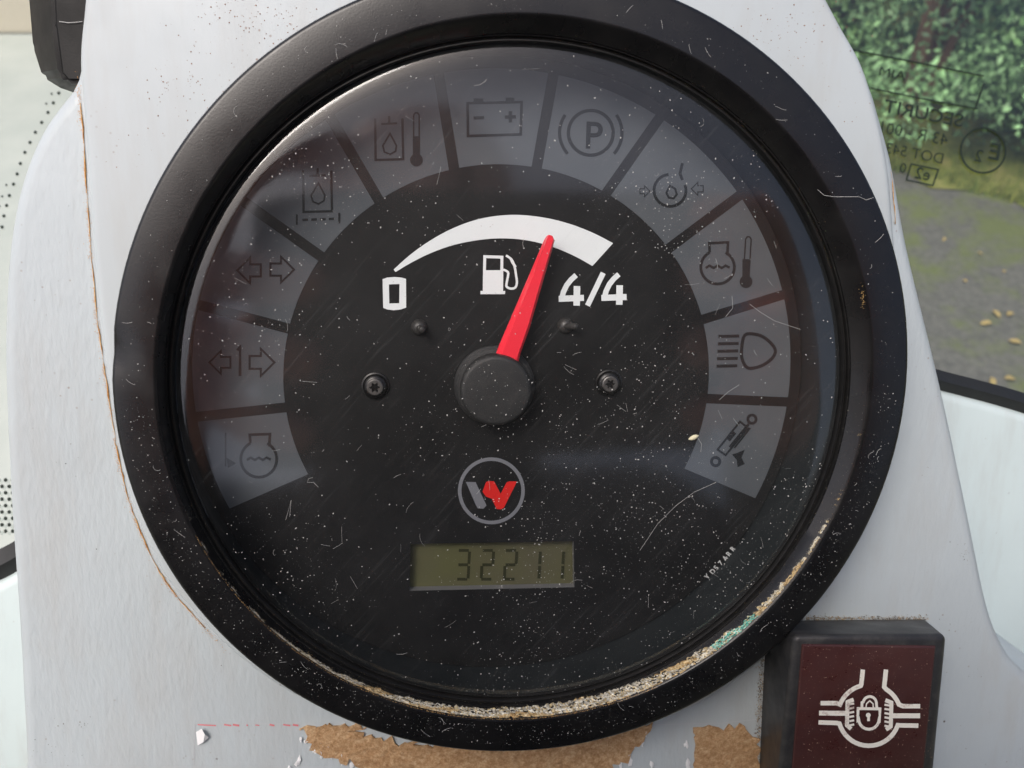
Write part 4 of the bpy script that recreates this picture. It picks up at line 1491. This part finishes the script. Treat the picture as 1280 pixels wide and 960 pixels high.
def hand(sx, ox, index):
    g = lambda x, y, z: C3 @ Vector((ox + sx * x, y, z))
    fin = [index,
           [((-.083, -.020, .030), .0095), ((-.070, -.016, .015), .0085), ((-.052, -.018, .0115), .0078), ((-.038, -.020, .012), .0068)],
           [((-.084, -.040, .030), .0095), ((-.070, -.038, .015), .0085), ((-.052, -.042, .0115), .0076), ((-.040, -.044, .012), .0066)],
           [((-.080, -.058, .032), .0085), ((-.068, -.060, .017), .0075), ((-.052, -.066, .012), .0066), ((-.043, -.069, .013), .0058)],
           [((-.088, -.070, .050), .014), ((-.066, -.056, .047), .011), ((-.045, -.040, .042), .0095), ((-.028, -.034, .037), .008)],
           [((-.078, -.004, .034), .012), ((-.090, -.040, .046), .016), ((-.104, -.078, .058), .021)],
           [((-.084, -.024, .034), .012), ((-.094, -.055, .050), .018), ((-.104, -.078, .058), .021)],
           [((-.082, -.054, .036), .012), ((-.094, -.066, .052), .016), ((-.104, -.078, .058), .021)],
           [((-.104, -.078, .058), .023), ((-.118, -.098, .070), .023), ((-.150, -.150, .110), .027)]]
    return [[(g(*p), r) for p, r in ch] for ch in fin]


iL = [((-.078, 0, .032), .0095), ((-.066, .019, .026), .0088), ((-.043, .020, .021), .0080), ((-.025, .016, .019), .0070)]
iR = [((-.078, 0, .032), .0095), ((-.070, .001, .016), .0088), ((-.054, .000, .0115), .0080), ((-.039, -.002, .012), .0070)]
# head with a face, body and legs as one skin; the jacket is a child
hx = 0.02
body = hand(1, 0, iL) + hand(-1, 0.044, iR)
wl = C3 @ Vector((-.150, -.150, .110)); wr = C3 @ Vector((.194, -.150, .110))
hc_ = Vector((hx, -0.40, 0.24))
head = [[(hc_ + Vector((0, 0.01, 0.045)), .088), (hc_ + Vector((0, 0.02, -0.02)), .080), (hc_ + Vector((0, 0.035, -0.085)), .052)],
        [(hc_ + Vector((0, 0.095, -0.005)), .010), (hc_ + Vector((0, 0.113, -0.035)), .014)],
        [(hc_ + Vector((-0.088, 0.0, 0.01)), .013), (hc_ + Vector((-0.088, 0.0, -0.03)), .011)],
        [(hc_ + Vector((0.088, 0.0, 0.01)), .013), (hc_ + Vector((0.088, 0.0, -0.03)), .011)],
        [(hc_ + Vector((-0.03, 0.092, -0.075)), .008), (hc_ + Vector((0.03, 0.092, -0.075)), .008)],
        [(hc_ + Vector((0, -0.02, -0.06)), .055), (hc_ + Vector((0, -0.05, -0.20)), .060)]]
chains(body[:9], 0.0018, 'hand', M['skin'], pers)
chains(body[9:], 0.0018, 'hand', M['skin'], pers)
hd_ = chains(head, 0.006, 'head', M['skin'], pers)
chains([[(hc_ + Vector((0, -0.02, 0.075)), .086), (hc_ + Vector((0, -0.045, 0.0)), .078)]], 0.006, 'hair', M['hair'], hd_)
eyes = mat('eye', (0.03, 0.02, 0.015), 0.2, 0.5)
for sx in (-1, 1):
    v, f = [], []
    e = hc_ + Vector((sx * 0.033, 0.088, 0.008))
    tube(v, f, [e - Vector((.008, 0, 0)), e, e + Vector((.008, 0, 0))], [.004, .009, .004], 8)
    mesh('eye', v, f, eyes, hd_, smooth=True)
tors = [[(Vector((hx, -0.45, 0.03)), .10), (Vector((hx, -0.46, -0.15)), .155), (Vector((hx, -0.46, -0.38)), .15), (Vector((hx, -0.46, -0.60)), .16)],
        [(Vector((hx - 0.17, -0.45, -0.02)), .075), (Vector((hx + 0.17, -0.45, -0.02)), .075)],
        [(Vector((hx - 0.09, -0.45, -0.15)), .13), (Vector((hx - 0.09, -0.46, -0.45)), .12)],
        [(Vector((hx + 0.09, -0.45, -0.15)), .13), (Vector((hx + 0.09, -0.46, -0.45)), .12)],
        [(Vector((hx - 0.20, -0.45, -0.04)), .072), (Vector((-0.31, -0.36, -0.30)), .055), (wl, .042), (C3 @ Vector((-.124, -.108, .078)), .034)],
        [(Vector((hx + 0.20, -0.45, -0.04)), .072), (Vector((0.35, -0.36, -0.30)), .055), (wr, .042), (C3 @ Vector((.168, -.108, .078)), .034)]]
chains(tors, 0.010, 'jacket', M['jacket'], pers)
legs = []
for sx in (-1, 1):
    legs.append([(Vector((hx + sx * 0.085, -0.46, -0.58)), .105), (Vector((hx + sx * 0.095, -0.44, -0.98)), .068), (Vector((hx + sx * 0.10, -0.47, -1.38)), .052)])
legs.append([(Vector((hx - 0.08, -0.46, -0.60)), .11), (Vector((hx + 0.08, -0.46, -0.60)), .11)])
chains(legs, 0.010, 'trousers', M['jacket'], pers)
for sx in (-1, 1):
    chains([[(Vector((hx + sx * 0.10, -0.48, -1.40)), .050), (Vector((hx + sx * 0.10, -0.45, -1.455)), .045), (Vector((hx + sx * 0.11, -0.32, -1.462)), .038)]], 0.006, 'boot', M['hair'], pers)
